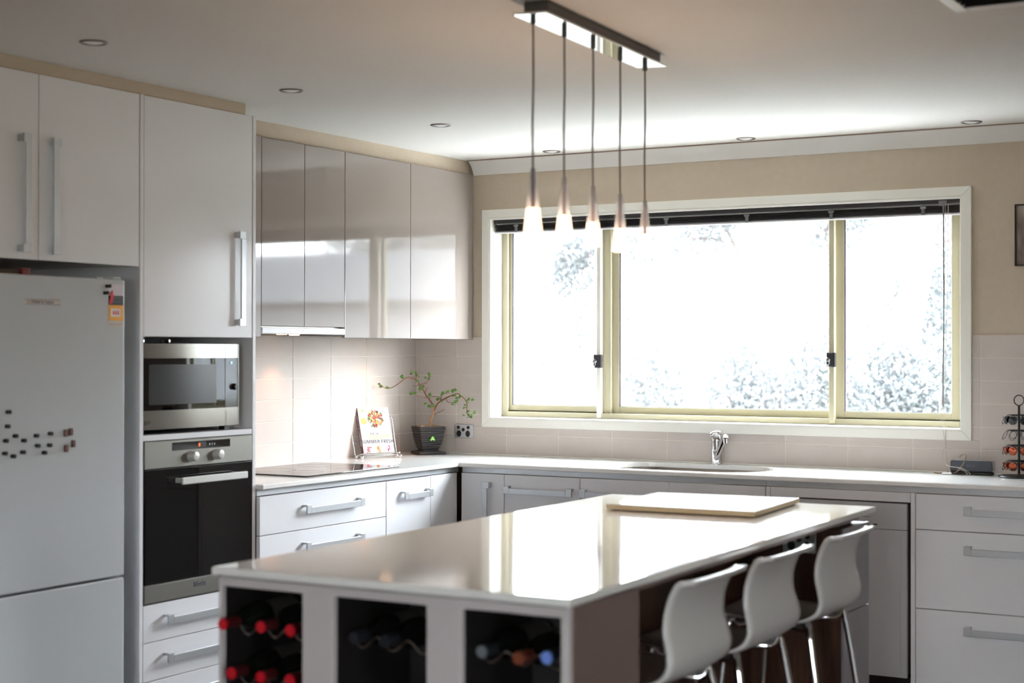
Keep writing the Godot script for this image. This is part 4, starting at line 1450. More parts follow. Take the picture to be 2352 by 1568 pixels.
func cookbook() -> void:
	# frame of reference of the stand: u along its width, w up the tilted face, n out of the face
	var l := V(0.040, 0.9, 0.615); var r := V(0.148, 0.9, 0.395)
	var u := (r - l).normalized()
	var out := V(-u.z, 0, u.x)
	if out.x < 0:
		out = -out
	var tilt := deg_to_rad(18.0)
	var w := Vector3.UP * cos(tilt) - out * sin(tilt)
	var n := u.cross(w).normalized()
	if n.dot(out) < 0:
		n = -n
	var mid := (l + r) * 0.5
	var s := thing("book_stand", "chrome wire cookbook stand on the bench between cooktop and plant", "stand", V(mid.x, 0.9, mid.z))
	var p := func(a: float, b: float, c: float) -> Vector3:
		return mid + u * a + w * b + n * c + V(0, 0.012, 0)
	var st := start()
	var loop := []
	for q in [[-0.118, 0.0], [-0.121, 0.10], [-0.124, 0.188], [-0.119, 0.198], [-0.108, 0.202], [0.108, 0.202], [0.119, 0.198], [0.124, 0.188], [0.121, 0.10], [0.118, 0.0]]:
		loop.append(p.call(q[0], q[1], -0.004))
	tube(st, loop, 0.0026, 8, true)
	obj("back_frame", st, M.chrome, s)
	st = start()
	for y in [0.065]:
		tube(st, [p.call(-0.12, y, -0.004), p.call(0.12, y, -0.004)], 0.0022, 8)
	obj("cross_bar", st, M.chrome, s)
	st = start()
	tube(st, smooth_path([p.call(-0.118, 0.002, -0.002), p.call(-0.108, -0.003, 0.05), p.call(-0.08, -0.003, 0.056), p.call(0.08, -0.003, 0.056), p.call(0.108, -0.003, 0.05), p.call(0.118, 0.002, -0.002)], 4), 0.0026, 8)
	obj("ledge", st, M.chrome, s)
	for a in [-0.055, 0.055]:
		st = start()
		tube(st, smooth_path([p.call(a - 0.012, -0.003, 0.056), p.call(a, 0.022, 0.058), p.call(a + 0.012, 0.032, 0.053), p.call(a + 0.018, 0.022, 0.050)], 4), 0.0018, 6)
		obj("page_clip", st, M.chrome, s)
	st = start()
	tube(st, [p.call(0.0, 0.19, -0.006), mid + V(0, 0.006, 0) - out * 0.10 + V(0.045, 0.0, 0.02)], 0.0026, 8)
	obj("prop", st, M.chrome, s)
	for q in [[-0.108, 0.05], [0.108, 0.05], [-0.116, 0.0], [0.116, 0.0]]:
		st = start()
		var c: Vector3 = mid + u * q[0] + out * q[1]
		lathe(st, [Vector2(0.0, -0.0085), Vector2(0.006, -0.006), Vector2(0.0085, 0.0), Vector2(0.006, 0.006), Vector2(0.0, 0.0085)], at(V(c.x, 0.9087, c.z)), 14)
		obj("ball_foot", st, M.chrome, s)
	# the book
	var b := thing("cookbook", "white cookbook with a plated meal on the cover, standing on the wire stand", "book", p.call(0.0, 0.006, 0.012))
	var bw := 0.176; var bh := 0.238
	var basis := Basis(u, w, n)
	var o0: Vector3 = p.call(0.006, 0.005, 0.0)
	st = start()
	obox(st, at(o0 + w * bh * 0.5 + n * 0.0115, basis), V(bw - 0.004, bh - 0.006, 0.016), 0.0005)
	obj("pages", st, M.white_print, b)
	st = start()
	obox(st, at(o0 + w * bh * 0.5 + n * 0.0012, basis), V(bw, bh, 0.0022), 0.0005)
	obj("back_cover", st, M.white_print, b)
	st = start()
	obox(st, at(o0 + w * bh * 0.5 + n * 0.0115 - u * (bw * 0.5 + 0.0006), basis), V(0.002, bh, 0.0228), 0.0005)
	var sp := obj("spine", st, M.spine, b)
	# front cover with its printed picture
	var fx := basis
	var cv := start()
	var c0 := o0 + n * 0.0231
	cv.set_smooth_group(-1)
	var q := [c0 - u * bw * 0.5, c0 + u * bw * 0.5, c0 + u * bw * 0.5 + w * bh, c0 - u * bw * 0.5 + w * bh]
	var uv := [Vector2(0, 1), Vector2(1, 1), Vector2(1, 0), Vector2(0, 0)]
	for k in [[0, 2, 1], [0, 3, 2]]:
		for i in k:
			cv.set_uv(uv[i])
			cv.add_vertex(q[i] - O)
	for k in 4:
		var a: Vector3 = q[k] - O; var d: Vector3 = q[(k + 1) % 4] - O
		cv.set_uv(Vector2(0.02, 0.5))
		face(cv, [a, d, d - n * 0.002, a - n * 0.002], c0 + w * bh * 0.5 - O)
	var co := obj("front_cover", cv, M.cover, b)
	var put := func(txt: String, size: float, a: float, h: float, m: Material, bold: bool) -> void:
		words(co, "lettering", txt, size, c0 + u * a + w * h + n * 0.0002, fx, m, bold)
	put.call("TOP 100", 0.0095, -0.012, 0.101, M.dark_print, true)
	put.call("taste", 0.031, 0.004, 0.086, M.peach, true)
	put.call("SUMMER FRESH", 0.0182, 0.0, 0.0605, M.dark_print, true)
	st = start()
	lathe(st, [Vector2(0.010, 0.0), Vector2(0.010, 0.0004), Vector2(0.0, 0.0005)], at(c0 + u * 0.064 + w * 0.088, basis * Basis(Vector3.RIGHT, PI / 2)), 20)
	obj("printed_dot", st, M.peach, co)
	words(sp, "lettering", "TASTE TOP 100 SUMMER FRESH", 0.008, o0 + w * 0.12 + n * 0.0115 - u * (bw * 0.5 + 0.0018), Basis(-w, n, -u), M.white_print, true)

func paint_cover() -> ImageTexture:
	var wd := 352; var hg := 476
	var im := Image.create(wd, hg, false, Image.FORMAT_RGB8)
	var n := FastNoiseLite.new()
	n.seed = 5; n.frequency = 0.012; n.fractal_octaves = 4
	for y in hg:
		for x in wd:
			var v := n.get_noise_2d(x, y)
			var c := Color(0.90, 0.90, 0.915) * (1.0 + 0.10 * v)
			if y > 240 and y < 372:
				c = Color(0.95, 0.95, 0.95)
			im.set_pixel(x, y, c)
	var r := RandomNumberGenerator.new()
	r.seed = 3
	disc(im, 190, 118, 116, Color(0.86, 0.87, 0.90)); disc(im, 190, 116, 108, Color(0.93, 0.94, 0.96))
	# the plated food: grains, greens and vegetables
	var cs := [Color(0.88, 0.44, 0.22), Color(0.93, 0.58, 0.32), Color(0.78, 0.20, 0.16), Color(0.70, 0.12, 0.22), Color(0.95, 0.72, 0.48), Color(0.30, 0.20, 0.14), Color(0.26, 0.36, 0.18)]
	for k in 150:
		var a := r.randf() * TAU; var d := sqrt(r.randf()) * 84.0
		disc(im, int(192 + d * cos(a)), int(112 + d * sin(a) * 1.05), r.randi_range(5, 15), cs[r.randi() % cs.size()].lightened(r.randf() * 0.25))
	for k in 40:
		disc(im, int(112 + r.randfn() * 12 + k * 0.8), int(92 + k * 2.9), r.randi_range(3, 8), Color(0.22, 0.34, 0.16).lightened(r.randf() * 0.3))
	for k in 26:
		disc(im, int(56 + r.randfn() * 13), int(28 + r.randfn() * 10), r.randi_range(3, 6), Color(0.62, 0.74, 0.40).lightened(r.randf() * 0.3))
	disc(im, 52, 138, 34, Color(0.96, 0.62, 0.28)); disc(im, 52, 136, 27, Color(0.98, 0.76, 0.44))
	for k in 40:
		im.fill_rect(Rect2i(270 + k, 20 + k, 6, 3), Color(0.5, 0.55, 0.6))
	# three small dishes at the foot
	im.fill_rect(Rect2i(0, 388, wd, 88), Color(0.90, 0.91, 0.93))
	im.fill_rect(Rect2i(112, 388, 3, 88), Color(0.97, 0.97, 0.97)); im.fill_rect(Rect2i(240, 388, 3, 88), Color(0.97, 0.97, 0.97))
	for k in 50:
		disc(im, int(60 + r.randfn() * 15), int(430 + r.randfn() * 17), r.randi_range(3, 8), [Color(0.80, 0.20, 0.34), Color(0.88, 0.44, 0.52), Color(0.30, 0.42, 0.22)][r.randi() % 3])
		disc(im, int(176 + r.randfn() * 14), int(432 + r.randfn() * 16), r.randi_range(3, 8), [Color(0.80, 0.50, 0.24), Color(0.88, 0.66, 0.40), Color(0.52, 0.34, 0.20)][r.randi() % 3])
		disc(im, int(296 + r.randfn() * 11), int(430 + r.randfn() * 13), r.randi_range(3, 7), [Color(0.55, 0.10, 0.24), Color(0.76, 0.36, 0.46), Color(0.9, 0.85, 0.88)][r.randi() % 3])
	return ImageTexture.create_from_image(im)

func disc(im: Image, cx: int, cy: int, rad: int, c: Color) -> void:
	for y in range(-rad, rad + 1):
		var w := int(sqrt(float(rad * rad - y * y)))
		im.fill_rect(Rect2i(cx - w, cy + y, 2 * w, 1), c)

func plant() -> void:
	var p := thing("potted_plant", "small jade plant in a dark ribbed square pot in the bench corner", "plant", V(0.16, 0.9, 0.13))
	var rot := Basis(Vector3.UP, deg_to_rad(53.0))
	# ribbed pot: a stack of square rings, wider towards the top
	var rings := 11
	var st := start()
	for k in rings:
		var t := float(k) / (rings - 1)
		var wdt := lerpf(0.086, 0.142, pow(t, 0.62))
		obox(st, Transform3D(rot, V(0, 0.018 + 0.0115 * k + 0.0055, 0)), V(wdt, 0.0094, wdt), 0.003)
		obox(st, Transform3D(rot, V(0, 0.018 + 0.0115 * k + 0.0105, 0)), V(wdt - 0.007, 0.0040, wdt - 0.007), 0.0002)
	obj("pot", st, M.pot, p)
	st = start()
	obox(st, Transform3D(rot, V(0, 0.0085, 0)), V(0.145, 0.016, 0.145), 0.006)
	obox(st, Transform3D(rot, V(0, 0.0175, 0)), V(0.098, 0.004, 0.098), 0.001)
	obj("saucer", st, M.pot, p)
	# clover-like sticker on the pot front
	st = start()
	var fc := rot * V(0, 0, 0.0625)
	for q in [[0.0, 0.008], [-0.008, -0.004], [0.008, -0.004], [-0.004, 0.002], [0.004, 0.002]]:
		lathe(st, [Vector2(0.0055, 0.0), Vector2(0.0055, 0.007), Vector2(0.0, 0.0075)], Transform3D(rot * Basis(Vector3.RIGHT, PI / 2), V(0, 0.082, 0) + fc + rot * V(q[0], q[1], 0)), 12)
	obj("clover_tag", st, M.clover, p)
	st = start()
	lathe(st, [Vector2(0.0035, 0.0), Vector2(0.0035, 0.009), Vector2(0.0, 0.0092)], Transform3D(rot * Basis(Vector3.RIGHT, PI / 2), V(0, 0.081, 0) + fc), 10)
	obj("tag_centre", st, M.white_print, p)
	# gravel
	st = start()
	obox(st, Transform3D(rot, V(0, 0.136, 0)), V(0.126, 0.016, 0.126), 0.002)
	for k in 90:
		var g := rot * V(rng.randf_range(-0.058, 0.058), 0.146, rng.randf_range(-0.058, 0.058))
		obox(st, Transform3D(Basis.from_euler(V(rng.randf(), rng.randf() * 3, rng.randf())), g), V(0.009, 0.006, 0.007), 0.002)
	var gv := obj("gravel", st, M.gravel, p)
	gv.set_meta("kind", "stuff")
	st = start()
	tube(st, smooth_path([V(0.169, 1.043, 0.125), V(0.172, 1.075, 0.122), V(0.180, 1.109, 0.117), V(0.188, 1.147, 0.112)], 3), [0.0066, 0.0064, 0.0060, 0.0058, 0.0056, 0.0054, 0.0052, 0.0050, 0.0048, 0.0046], 8)
	obj("trunk", st, M.trunk, p)
	var br := [
		[V(0.188, 1.147, 0.112), V(0.171, 1.182, 0.135), V(0.161, 1.207, 0.153), V(0.155, 1.235, 0.169), V(0.146, 1.263, 0.187), V(0.136, 1.286, 0.205), V(0.120, 1.296, 0.228), V(0.108, 1.298, 0.259), V(0.099, 1.286, 0.277), V(0.087, 1.269, 0.297), V(0.079, 1.254, 0.326), V(0.067, 1.246, 0.346), V(0.056, 1.245, 0.365), V(0.050, 1.252, 0.381), V(0.047, 1.263, 0.394)],
		[V(0.184, 1.123, 0.114), V(0.205, 1.162, 0.112), V(0.234, 1.183, 0.106), V(0.260, 1.197, 0.101), V(0.288, 1.208, 0.094), V(0.314, 1.216, 0.090), V(0.336, 1.205, 0.087), V(0.356, 1.188, 0.086), V(0.365, 1.167, 0.080), V(0.365, 1.139, 0.080), V(0.366, 1.115, 0.079), V(0.377, 1.098, 0.073), V(0.385, 1.105, 0.067), V(0.400, 1.122, 0.058)],
		[V(0.164, 1.193, 0.151), V(0.150, 1.197, 0.173), V(0.134, 1.211, 0.206), V(0.126, 1.215, 0.224)],
		[V(0.146, 1.263, 0.187), V(0.140, 1.258, 0.203), V(0.128, 1.257, 0.234)],
		[V(0.146, 1.263, 0.187), V(0.169, 1.267, 0.184), V(0.186, 1.274, 0.185), V(0.193, 1.287, 0.180), V(0.200, 1.308, 0.175)],
		[V(0.222, 1.179, 0.113), V(0.234, 1.204, 0.118), V(0.251, 1.213, 0.119), V(0.276, 1.222, 0.114)],
		[V(0.176, 1.200, 0.143), V(0.205, 1.200, 0.137), V(0.228, 1.198, 0.122)],
		[V(0.254, 1.190, 0.105), V(0.265, 1.173, 0.109), V(0.288, 1.170, 0.107), V(0.308, 1.170, 0.106)],
		[V(0.186, 1.106, 0.113), V(0.217, 1.119, 0.117), V(0.242, 1.131, 0.112), V(0.245, 1.138, 0.110)],
		[V(0.163, 1.221, 0.164), V(0.175, 1.240, 0.168), V(0.182, 1.249, 0.163)],
		[V(0.131, 1.287, 0.208), V(0.143, 1.308, 0.213), V(0.140, 1.317, 0.215)]]
	for k in br.size():
		st = start()
		var pts := smooth_path(br[k], 3)
		var rr := []
		for i in pts.size():
			rr.append(lerpf(0.0042 if k < 2 else 0.0020, 0.0012, float(i) / pts.size()))
		tube(st, pts, rr, 6)
		obj("branch", st, M.stem, p)
	var lv := [[V(0.095, 1.303, 0.268), 3], [V(0.140, 1.318, 0.215), 2], [V(0.154, 1.306, 0.205), 2], [V(0.143, 1.284, 0.201), 3], [V(0.186, 1.293, 0.185), 4], [V(0.200, 1.315, 0.175), 3], [V(0.061, 1.247, 0.355), 3], [V(0.043, 1.263, 0.397), 4], [V(0.146, 1.244, 0.187), 4], [V(0.158, 1.253, 0.179), 2], [V(0.130, 1.222, 0.221), 6], [V(0.121, 1.215, 0.233), 3], [V(0.184, 1.211, 0.150), 6], [V(0.184, 1.197, 0.150), 3], [V(0.167, 1.166, 0.161), 3], [V(0.176, 1.159, 0.156), 3], [V(0.189, 1.146, 0.135), 2], [V(0.232, 1.214, 0.119), 3], [V(0.251, 1.221, 0.119), 4], [V(0.270, 1.229, 0.118), 5], [V(0.232, 1.183, 0.119), 4], [V(0.211, 1.183, 0.121), 2], [V(0.301, 1.232, 0.098), 7], [V(0.309, 1.197, 0.092), 2], [V(0.293, 1.204, 0.092), 3], [V(0.309, 1.177, 0.105), 6], [V(0.306, 1.163, 0.107), 3], [V(0.374, 1.181, 0.075), 6], [V(0.388, 1.191, 0.065), 3], [V(0.359, 1.151, 0.084), 3], [V(0.355, 1.112, 0.087), 2], [V(0.382, 1.101, 0.069), 6], [V(0.372, 1.098, 0.075), 3], [V(0.401, 1.122, 0.057), 4], [V(0.334, 1.205, 0.089), 3], [V(0.374, 1.129, 0.075), 2], [V(0.124, 1.322, 0.225), 2]]
	st = start()
	for q in lv:
		for k in q[1]:
			var c: Vector3 = q[0] + V(rng.randf_range(-0.009, 0.009), rng.randf_range(-0.009, 0.009), rng.randf_range(-0.009, 0.009))
			var bs := Basis.from_euler(V(rng.randf_range(0.2, 2.2), rng.randf() * TAU, rng.randf_range(-0.8, 0.8))) * Basis.from_scale(V(1.0, 0.3, 0.85) * rng.randf_range(0.95, 1.45))
			lathe(st, [Vector2(0.0, -0.0055), Vector2(0.0045, -0.004), Vector2(0.0064, 0.0), Vector2(0.0045, 0.004), Vector2(0.0, 0.0055)], at(c, bs), 10)
	var lf := obj("leaves", st, M.succulent, p)
	lf.set_meta("kind", "stuff")

func picture() -> void:
	var p := thing("framed_picture", "thin black framed picture on the wall right of the window", "picture", V(3.30, 1.94, 0.01))
	var x0 := 3.123; var x1 := 3.50; var y0 := 1.809; var y1 := 2.078
	var st := start()
	bx(st, x0, x0 + 0.007, y0, y1, 0.001, 0.016)
	bx(st, x1 - 0.007, x1, y0, y1, 0.001, 0.016)
	bx(st, x0 + 0.007, x1 - 0.007, y1 - 0.007, y1, 0.001, 0.016)
	bx(st, x0 + 0.007, x1 - 0.007, y0, y0 + 0.007, 0.001, 0.016)
	obj("frame", st, M.black, p)
	st = start()
	var q := [V(x0 + 0.007, y0 + 0.007, 0.008), V(x1 - 0.007, y0 + 0.007, 0.008), V(x1 - 0.007, y1 - 0.007, 0.008), V(x0 + 0.007, y1 - 0.007, 0.008)]
	var uv := [Vector2(0, 1), Vector2(1, 1), Vector2(1, 0), Vector2(0, 0)]
	for k in [[0, 2, 1], [0, 3, 2]]:
		for i in k:
			st.set_uv(uv[i])
			st.add_vertex(q[i] - O)
	obj("print", st, M.painted_reflection, p)  # the reflection in the glass, painted in place of a picture
	obj("glazing", one_box(x0 + 0.007, x1 - 0.007, y0 + 0.007, y1 - 0.007, 0.011, 0.013, 0), M.glass, p)

func paint_reflection() -> ImageTexture:  # brown and pale tones stand in for a reflection in the glass
	var im := Image.create(128, 96, false, Image.FORMAT_RGB8)
	var n := FastNoiseLite.new()
	n.seed = 9; n.frequency = 0.02; n.fractal_octaves = 3
	for y in 96:
		for x in 128:
			var v := clampf(0.5 + 0.9 * n.get_noise_2d(x, y * 0.6), 0, 1)
			var c := Color(0.30, 0.20, 0.16).lerp(Color(0.80, 0.76, 0.72), v)
			im.set_pixel(x, y, c)
	return ImageTexture.create_from_image(im)

func speaker() -> void:
	var s := thing("bluetooth_speaker", "small grey box speaker with a pale rim standing on the bench under the window", "speaker", V(2.955, 0.9, 0.085))
	var st := start()
	bx(st, 2.864, 3.046, 0.9005, 0.913, 0.058, 0.100, 0.003)
	obj("base", st, M.black, s)
	st = start()
	var p := PackedVector2Array()
	# slightly trapezoid front with rounded corners, extruded along z
	for c in [[2.876, 0.955, 180.0], [3.040, 0.955, 90.0], [3.042, 0.923, 0.0], [2.874, 0.923, 270.0]]:
		for k in 4:
			var a := deg_to_rad(c[2] - k * 30.0)
			p.append(Vector2(c[0] + 0.008 * cos(a), c[1] + 0.008 * sin(a)))
	var ctr := V(2.957, 0.939, 0.08) - O
	var fr := []; var bk := []; var inn := []
	for q in p:
		fr.append(V(q.x, q.y, 0.104) - O); bk.append(V(q.x, q.y, 0.058) - O)
	for i in p.size():
		var j := (i + 1) % p.size()
		face(st, [fr[i], fr[j], bk[j], bk[i]], ctr)
	face(st, bk, ctr)
	obj("rim", st, M.speaker_rim, s)
	st = start()
	for q in p:
		inn.append(V(2.957 + (q.x - 2.957) * 0.972, 0.939 + (q.y - 0.939) * 0.90, 0.1055) - O)
	face(st, inn, ctr)
	for i in p.size():
		var j := (i + 1) % p.size()
		face(st, [inn[i], inn[j], inn[j] - V(0, 0, 0.01), inn[i] - V(0, 0, 0.01)], ctr)
	var g := obj("grille", st, M.grille, s)
	words(g, "lettering", "BOSE", 0.011, V(2.957, 0.939, 0.1058), Basis(), M.grille_print, true)
	var c := thing("charging_cable", "thin brown and white charging cable looped over the small speaker", "cable", V(2.90, 0.9, 0.12))
	st = start()
	tube(st, smooth_path([V(2.900, 0.975, 0.075), V(2.918, 0.988, 0.085), V(2.936, 0.980, 0.108), V(2.928, 0.950, 0.118), V(2.906, 0.918, 0.128), V(2.886, 0.9035, 0.135)], 5), 0.0022, 6)
	tube(st, smooth_path([V(2.862, 0.915, 0.11), V(2.850, 0.905, 0.115), V(2.815, 0.9028, 0.105), V(2.795, 0.9035, 0.098)], 5), 0.0025, 6)
	obj("lead", st, M.cable_brown, c)
	st = start()
	obox(st, at(V(2.862, 0.9055, 0.138), Basis(Vector3.UP, 0.15)), V(0.042, 0.009, 0.014), 0.003)
	obj("plug", st, M.white_print, c)

func pods() -> void:
	var s := thing("pod_stand", "black wire coffee pod carousel on the bench at the right edge", "stand", V(3.166, 0.9, 0.125))
	var st := start()
	lathe(st, [Vector2(0.0, 0.0), Vector2(0.085, 0.0), Vector2(0.088, 0.003), Vector2(0.084, 0.008), Vector2(0.0, 0.012)], at(V(3.166, 0.9002, 0.125)), 32)
	obj("base", st, M.black_wire, s)
	st = start()
	tube(st, [V(3.166, 0.908, 0.125), V(3.166, 1.208, 0.125)], 0.0052, 10)
	obj("pole", st, M.black_wire, s)
	st = start()
	var ring := []
	for k in 24:
		ring.append(V(3.166 + 0.0185 * cos(TAU * k / 24), 1.229 + 0.022 * sin(TAU * k / 24), 0.125 - 0.0185 * 0.5 * cos(TAU * k / 24)))
	tube(st, ring, 0.0024, 6, true)
	obj("ring_handle", st, M.black_wire, s)
	var tiers := [1.166, 1.100, 1.036, 0.970]
	for t in 4:
		st = start()
		ring = []
		for k in 28:
			ring.append(V(3.166 + 0.048 * cos(TAU * k / 28), tiers[t], 0.125 + 0.048 * sin(TAU * k / 28)))
		tube(st, ring, 0.0016, 6, true)
		tube(st, [V(3.118, tiers[t], 0.125), V(3.214, tiers[t], 0.125)], 0.0016, 6)
		obj("tier_ring", st, M.black_wire, s)
		for k in 8:
			# the hoop that holds one pod, leaning outwards
			var a := TAU * (k + 0.25) / 8.0
			var d := V(cos(a), 0, sin(a)); var sd := V(-sin(a), 0, cos(a))
			st = start()
			ring = []
			for i in 16:
				var b := TAU * i / 16
				ring.append(V(3.166, tiers[t] - 0.020, 0.125) + d * (0.052 + 0.010 * (1 - sin(b))) + sd * 0.0165 * cos(b) + V(0, 0.0185 * sin(b), 0))
			tube(st, ring, 0.0012, 5, true)
			obj("hoop", st, M.black_wire, s)
	# the pods themselves
	var where := [[0, 2.1, "pod_black", "dark pod on the top tier"], [0, 3.0, "pod_black", "dark pod on the top tier"], [0, 1.2, "pod_black", "dark pod on the top tier"], [2, 2.1, "pod_copper", "copper pod on the third tier"], [2, 3.0, "pod_copper", "copper pod on the third tier"], [2, 1.2, "pod_copper", "copper pod on the third tier"], [3, 2.1, "pod_copper", "copper pod on the bottom tier"], [3, 3.0, "pod_copper", "copper pod on the bottom tier"], [3, 1.2, "pod_copper", "copper pod on the bottom tier"]]
	var side := {2.1: "in the middle", 3.0: "at the left end", 1.2: "behind the pole"}
	for q in where:
		var a: float = 0.0
		var kk: int = {2.1: 2, 3.0: 3, 1.2: 1}[q[1]]
		a = TAU * (kk + 0.25) / 8.0
		var d := V(cos(a), 0, sin(a))
		var c: Vector3 = V(3.166, tiers[q[0]] - 0.022, 0.125) + d * 0.060
		var lbl: String = q[3] + " of the pod carousel, " + side[q[1]]
		if q[1] == 1.2:
			lbl = q[3] + " of the pod carousel, right of the other two"
		elif q[1] == 2.1:
			lbl = q[3] + " of the pod carousel, between the two others"
		else:
			lbl = q[3] + " of the pod carousel, outermost on the left"
		var p := thing("coffee_pod", lbl, "coffee pod", c, "coffee pods on the carousel")
		var bs := along(V(d.x, -0.35, d.z))
		st = start()
		lathe(st, [Vector2(0.0, -0.026), Vector2(0.008, -0.026), Vector2(0.0125, -0.020), Vector2(0.0148, 0.0), Vector2(0.0185, 0.0005), Vector2(0.0185, 0.0015), Vector2(0.016, 0.0018)], Transform3D(bs, Vector3.ZERO), 20)
		obj("capsule", st, M[q[2]], p)
		st = start()
		lathe(st, [Vector2(0.016, 0.0018), Vector2(0.010, 0.004), Vector2(0.0, 0.005)], Transform3D(bs, Vector3.ZERO), 20)
		obj("foil_lid", st, M[q[2]], p)
	# edge of the machine beside it
	var m := thing("coffee_machine", "silver appliance cut off by the right edge beside the pod carousel", "coffee machine", V(3.36, 0.9, 0.2))
	obj("body", one_box(3.268, 3.46, 0.902, 1.02, 0.10, 0.32, 0.012), M.brushed, m)
	obj("head", one_box(3.275, 3.453, 1.0205, 1.10, 0.11, 0.31, 0.012), M.black, m)
	obj("foot", one_box(3.29, 3.44, 0.9003, 0.9022, 0.12, 0.30), M.black, m)

# ---------------------------------------------------------------- fridge magnets and labels
func on_the_fridge() -> void:
	var x := 0.655
	var pts := [[1.236, 3.424, "topmost magnet of the dark group on the fridge door"], [1.189, 3.428, "dark magnet second from the top of the fridge group"], [1.142, 3.435, "dark magnet on the left column, third from the top"], [1.156, 3.394, "dark magnet right of the left magnet column, upper"], [1.139, 3.358, "dark magnet upper right of the leftmost clump"], [1.101, 3.439, "lowest dark magnet of the left column"], [1.090, 3.403, "lowest dark magnet in the leftmost clump"], [1.101, 3.362, "dark magnet lower right of the leftmost clump"], [1.153, 3.303, "upper left dark magnet of the middle clump"], [1.119, 3.297, "centre left dark magnet of the middle clump"], [1.157, 3.240, "upper right dark magnet of the middle clump"], [1.118, 3.244, "centre right dark magnet of the middle clump"], [1.094, 3.267, "lowest dark magnet of the middle clump"]]
	for q in pts:
		var m := thing("magnet", q[2], "magnet", V(x, q[0], q[1]), "dark magnets on the fridge door")
		stud(m, M.black, 0.0072, 0.015)
	var br := [[1.156, 3.170, "brown magnet, upper left of the four brown ones"], [1.159, 3.146, "brown magnet, upper right of the four brown ones"], [1.118, 3.135, "brown magnet, lower right of the four brown ones"], [1.103, 3.168, "brown magnet, lower left of the four brown ones"]]
	for q in br:
		var m := thing("magnet", q[2], "magnet", V(x, q[0], q[1]), "brown magnets on the fridge door")
		var st := start()
		bx(st, x + 0.0002, x + 0.012, q[0] - 0.012, q[0] + 0.012, q[1] - 0.0065, q[1] + 0.0065, 0.002)
		obj("block", st, M.brown, m)
		st = start()
		bx(st, x + 0.012, x + 0.0125, q[0] - 0.010, q[0] + 0.010, q[1] - 0.005, q[1] + 0.005, 0.0002)
		obj("face", st, M.brown, m)
	for q in [[1.665, 2.972, "upper dark magnet beside the energy label on the fridge"], [1.641, 2.982, "lower dark magnet beside the energy label on the fridge"]]:
		var m := thing("magnet", q[2], "magnet", V(x, q[0], q[1]), "dark magnets on the fridge door")
		stud(m, M.black, 0.0068, 0.020)
	# energy label: printed card
	var l := thing("energy_label", "yellow and black energy rating label with a red ribbon at the fridge corner", "label", V(x, 1.59, 2.925))
	var st := start()
	var y0 := 1.520; var y1 := 1.672; var z0 := 2.889; var z1 := 2.962
	var q := [V(x + 0.0009, y0, z1), V(x + 0.0009, y0, z0), V(x + 0.0009, y1, z0), V(x + 0.0009, y1, z1)]
	var uv := [Vector2(0, 1), Vector2(1, 1), Vector2(1, 0), Vector2(0, 0)]
	for k in [[0, 2, 1], [0, 3, 2]]:
		for i in k:
			st.set_uv(uv[i])
			st.add_vertex(q[i] - O)
	obj("print", st, M.energy, l)
	obj("card", one_box(x + 0.0001, x + 0.0008, y0, y1, z0, z1, 0.0002), M.white_print, l)
	st = start()
	var rb := [Vector2(2.964, 1.605), Vector2(2.947, 1.604), Vector2(2.939, 1.630), Vector2(2.945, 1.652), Vector2(2.954, 1.640), Vector2(2.956, 1.620)]
	var pr := []
	for p in rb:
		pr.append(V(x + 0.004, p.y, p.x) - O)
	face(st, pr, V(x - 1, 1.63, 2.95) - O)
	for i in rb.size():
		var j := (i + 1) % rb.size()
		face(st, [pr[i], pr[j], pr[j] - V(0.003, 0, 0), pr[i] - V(0.003, 0, 0)], V(x + 0.003, 1.627, 2.951) - O)
	obj("ribbon", st, M.red_foil, l)
	# dark red tin lying on the fridge
	var t := thing("red_tin", "dark red round tin on top of the fridge in the gap under the cupboard", "tin", V(0.60, 1.680, 3.23))
	st = start()
	lathe(st, [Vector2(0.0, 0.0), Vector2(0.017, 0.0), Vector2(0.018, 0.002), Vector2(0.018, 0.026), Vector2(0.0, 0.027)], at(V(0.575, 1.6803, 3.275)), 24)
	obj("body", st, M.red_tin, t)
	st = start()
	lathe(st, [Vector2(0.0, 0.0), Vector2(0.019, 0.0), Vector2(0.019, 0.008), Vector2(0.0, 0.009)], at(V(0.575, 1.7073, 3.275)), 24)
	obj("lid", st, M.red_tin, t)

func stud(m: Node, ma: Material, r: float, l: float) -> void:
	var st := start()
	lathe(st, [Vector2(r * 0.95, 0.0003), Vector2(r * 0.95, 0.003), Vector2(r * 0.62, 0.005), Vector2(r * 0.62, l * 0.6), Vector2(r, l * 0.75), Vector2(r * 0.95, l), Vector2(0.0, l + 0.0006)], Transform3D(Basis(Vector3.FORWARD, PI / 2), Vector3.ZERO), 16)
	obj("body", st, ma, m)

func paint_energy() -> ImageTexture:
	var im := Image.create(96, 200, false, Image.FORMAT_RGB8)
	im.fill(Color(0.82, 0.79, 0.82))
	im.fill_rect(Rect2i(0, 52, 96, 44), Color(0.16, 0.16, 0.18))
	for k in 6:
		im.fill_rect(Rect2i(22 + (k % 3) * 22, 60 + int(k / 3.0) * 18, 14, 4), Color(0.36, 0.37, 0.39))
	im.fill_rect(Rect2i(0, 96, 96, 72), Color(0.90, 0.62, 0.05))
	im.fill_rect(Rect2i(16, 112, 64, 38), Color(0.90, 0.88, 0.86))
	for k in 3:
		im.fill_rect(Rect2i(27 + k * 15, 122, 11, 18), Color(0.78, 0.15, 0.18))
		im.fill_rect(Rect2i(30 + k * 15, 126, 5, 4), Color(0.90, 0.82, 0.80))
	im.fill_rect(Rect2i(0, 168, 96, 32), Color(0.76, 0.72, 0.68))
	im.fill_rect(Rect2i(6, 182, 84, 3), Color(0.6, 0.55, 0.52)); im.fill_rect(Rect2i(6, 190, 70, 3), Color(0.66, 0.6, 0.58))
	return ImageTexture.create_from_image(im)

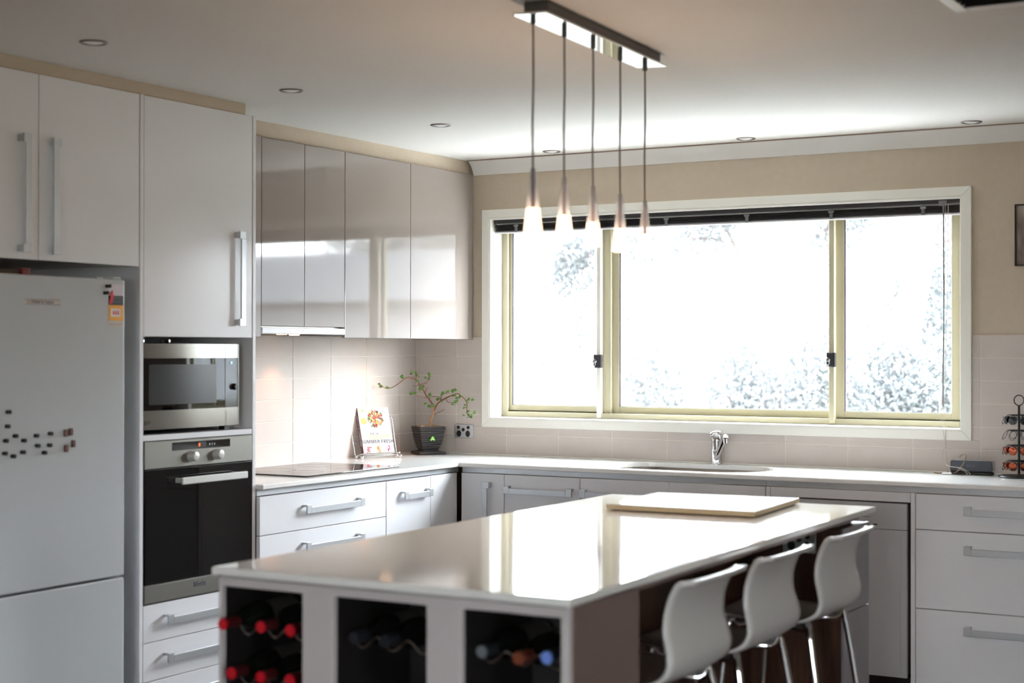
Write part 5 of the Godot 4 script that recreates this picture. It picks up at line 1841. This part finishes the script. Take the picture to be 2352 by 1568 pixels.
# ---------------------------------------------------------------- bottles in the island
func wine() -> void:
	var rows := [
		[2.130, 0.764, 4.088, "red_foil", "red-capped wine bottle, upper left in the left wine bay"], [2.215, 0.758, 4.046, "red_foil", "red-capped wine bottle, upper middle in the left wine bay"], [2.301, 0.756, 4.040, "red_foil", "red-capped wine bottle, upper right in the left wine bay"],
		[2.132, 0.638, 4.058, "red_foil", "red-capped wine bottle, lower left in the left wine bay"], [2.217, 0.635, 4.048, "red_foil", "red-capped wine bottle, lower middle in the left wine bay"], [2.302, 0.635, 4.042, "red_foil", "red-capped wine bottle, lower right in the left wine bay"],
		[2.480, 0.752, 4.024, "foil_dark", "dark-capped wine bottle, left in the middle wine bay"], [2.568, 0.752, 4.024, "foil_dark", "dark-capped wine bottle, right in the middle wine bay"],
		[2.836, 0.752, 4.022, "foil_silver", "silver-capped wine bottle, left in the right wine bay"], [2.928, 0.745, 4.016, "foil_copper", "copper-capped wine bottle, middle of the right wine bay"], [3.012, 0.757, 4.034, "foil_blue", "blue-capped wine bottle, right in the right wine bay"]]
	for q in rows:
		var x: float = q[0]; var y: float = q[1]; var z: float = q[2]
		var b := thing("wine_bottle", q[4], "wine bottle", V(x, y - 0.036, z - 0.15), "wine bottles in the island bays")
		var bs := Basis(Vector3.RIGHT, PI / 2)
		var st := start()
		lathe(st, [Vector2(0.0, -0.30), Vector2(0.034, -0.298), Vector2(0.0365, -0.29), Vector2(0.0365, -0.125), Vector2(0.033, -0.105), Vector2(0.018, -0.085), Vector2(0.0140, -0.070), Vector2(0.0138, -0.055)], at(V(x, y, z), bs), 22)
		obj("glass", st, M.bottle, b)
		st = start()
		lathe(st, [Vector2(0.0142, -0.056), Vector2(0.0142, -0.010), Vector2(0.0150, -0.009), Vector2(0.0150, -0.003)], at(V(x, y, z), bs), 22)
		var cap := obj("capsule", st, M.red_shaded if q[3] == "red_foil" else M.foil_dark if q[3] != "foil_copper" else M[q[3]], b)  # sides darker than the ends: shade of the bay put into the colour
		st = start()
		lathe(st, [Vector2(0.0150, -0.003), Vector2(0.0138, 0.0), Vector2(0.0, 0.0005)], at(V(x, y, z), bs), 22)
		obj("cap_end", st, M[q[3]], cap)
		st = start()
		lathe(st, [Vector2(0.0368, -0.27), Vector2(0.0368, -0.16)], at(V(x, y, z), bs), 22)
		obj("paper_label", st, M.label_dark, b)
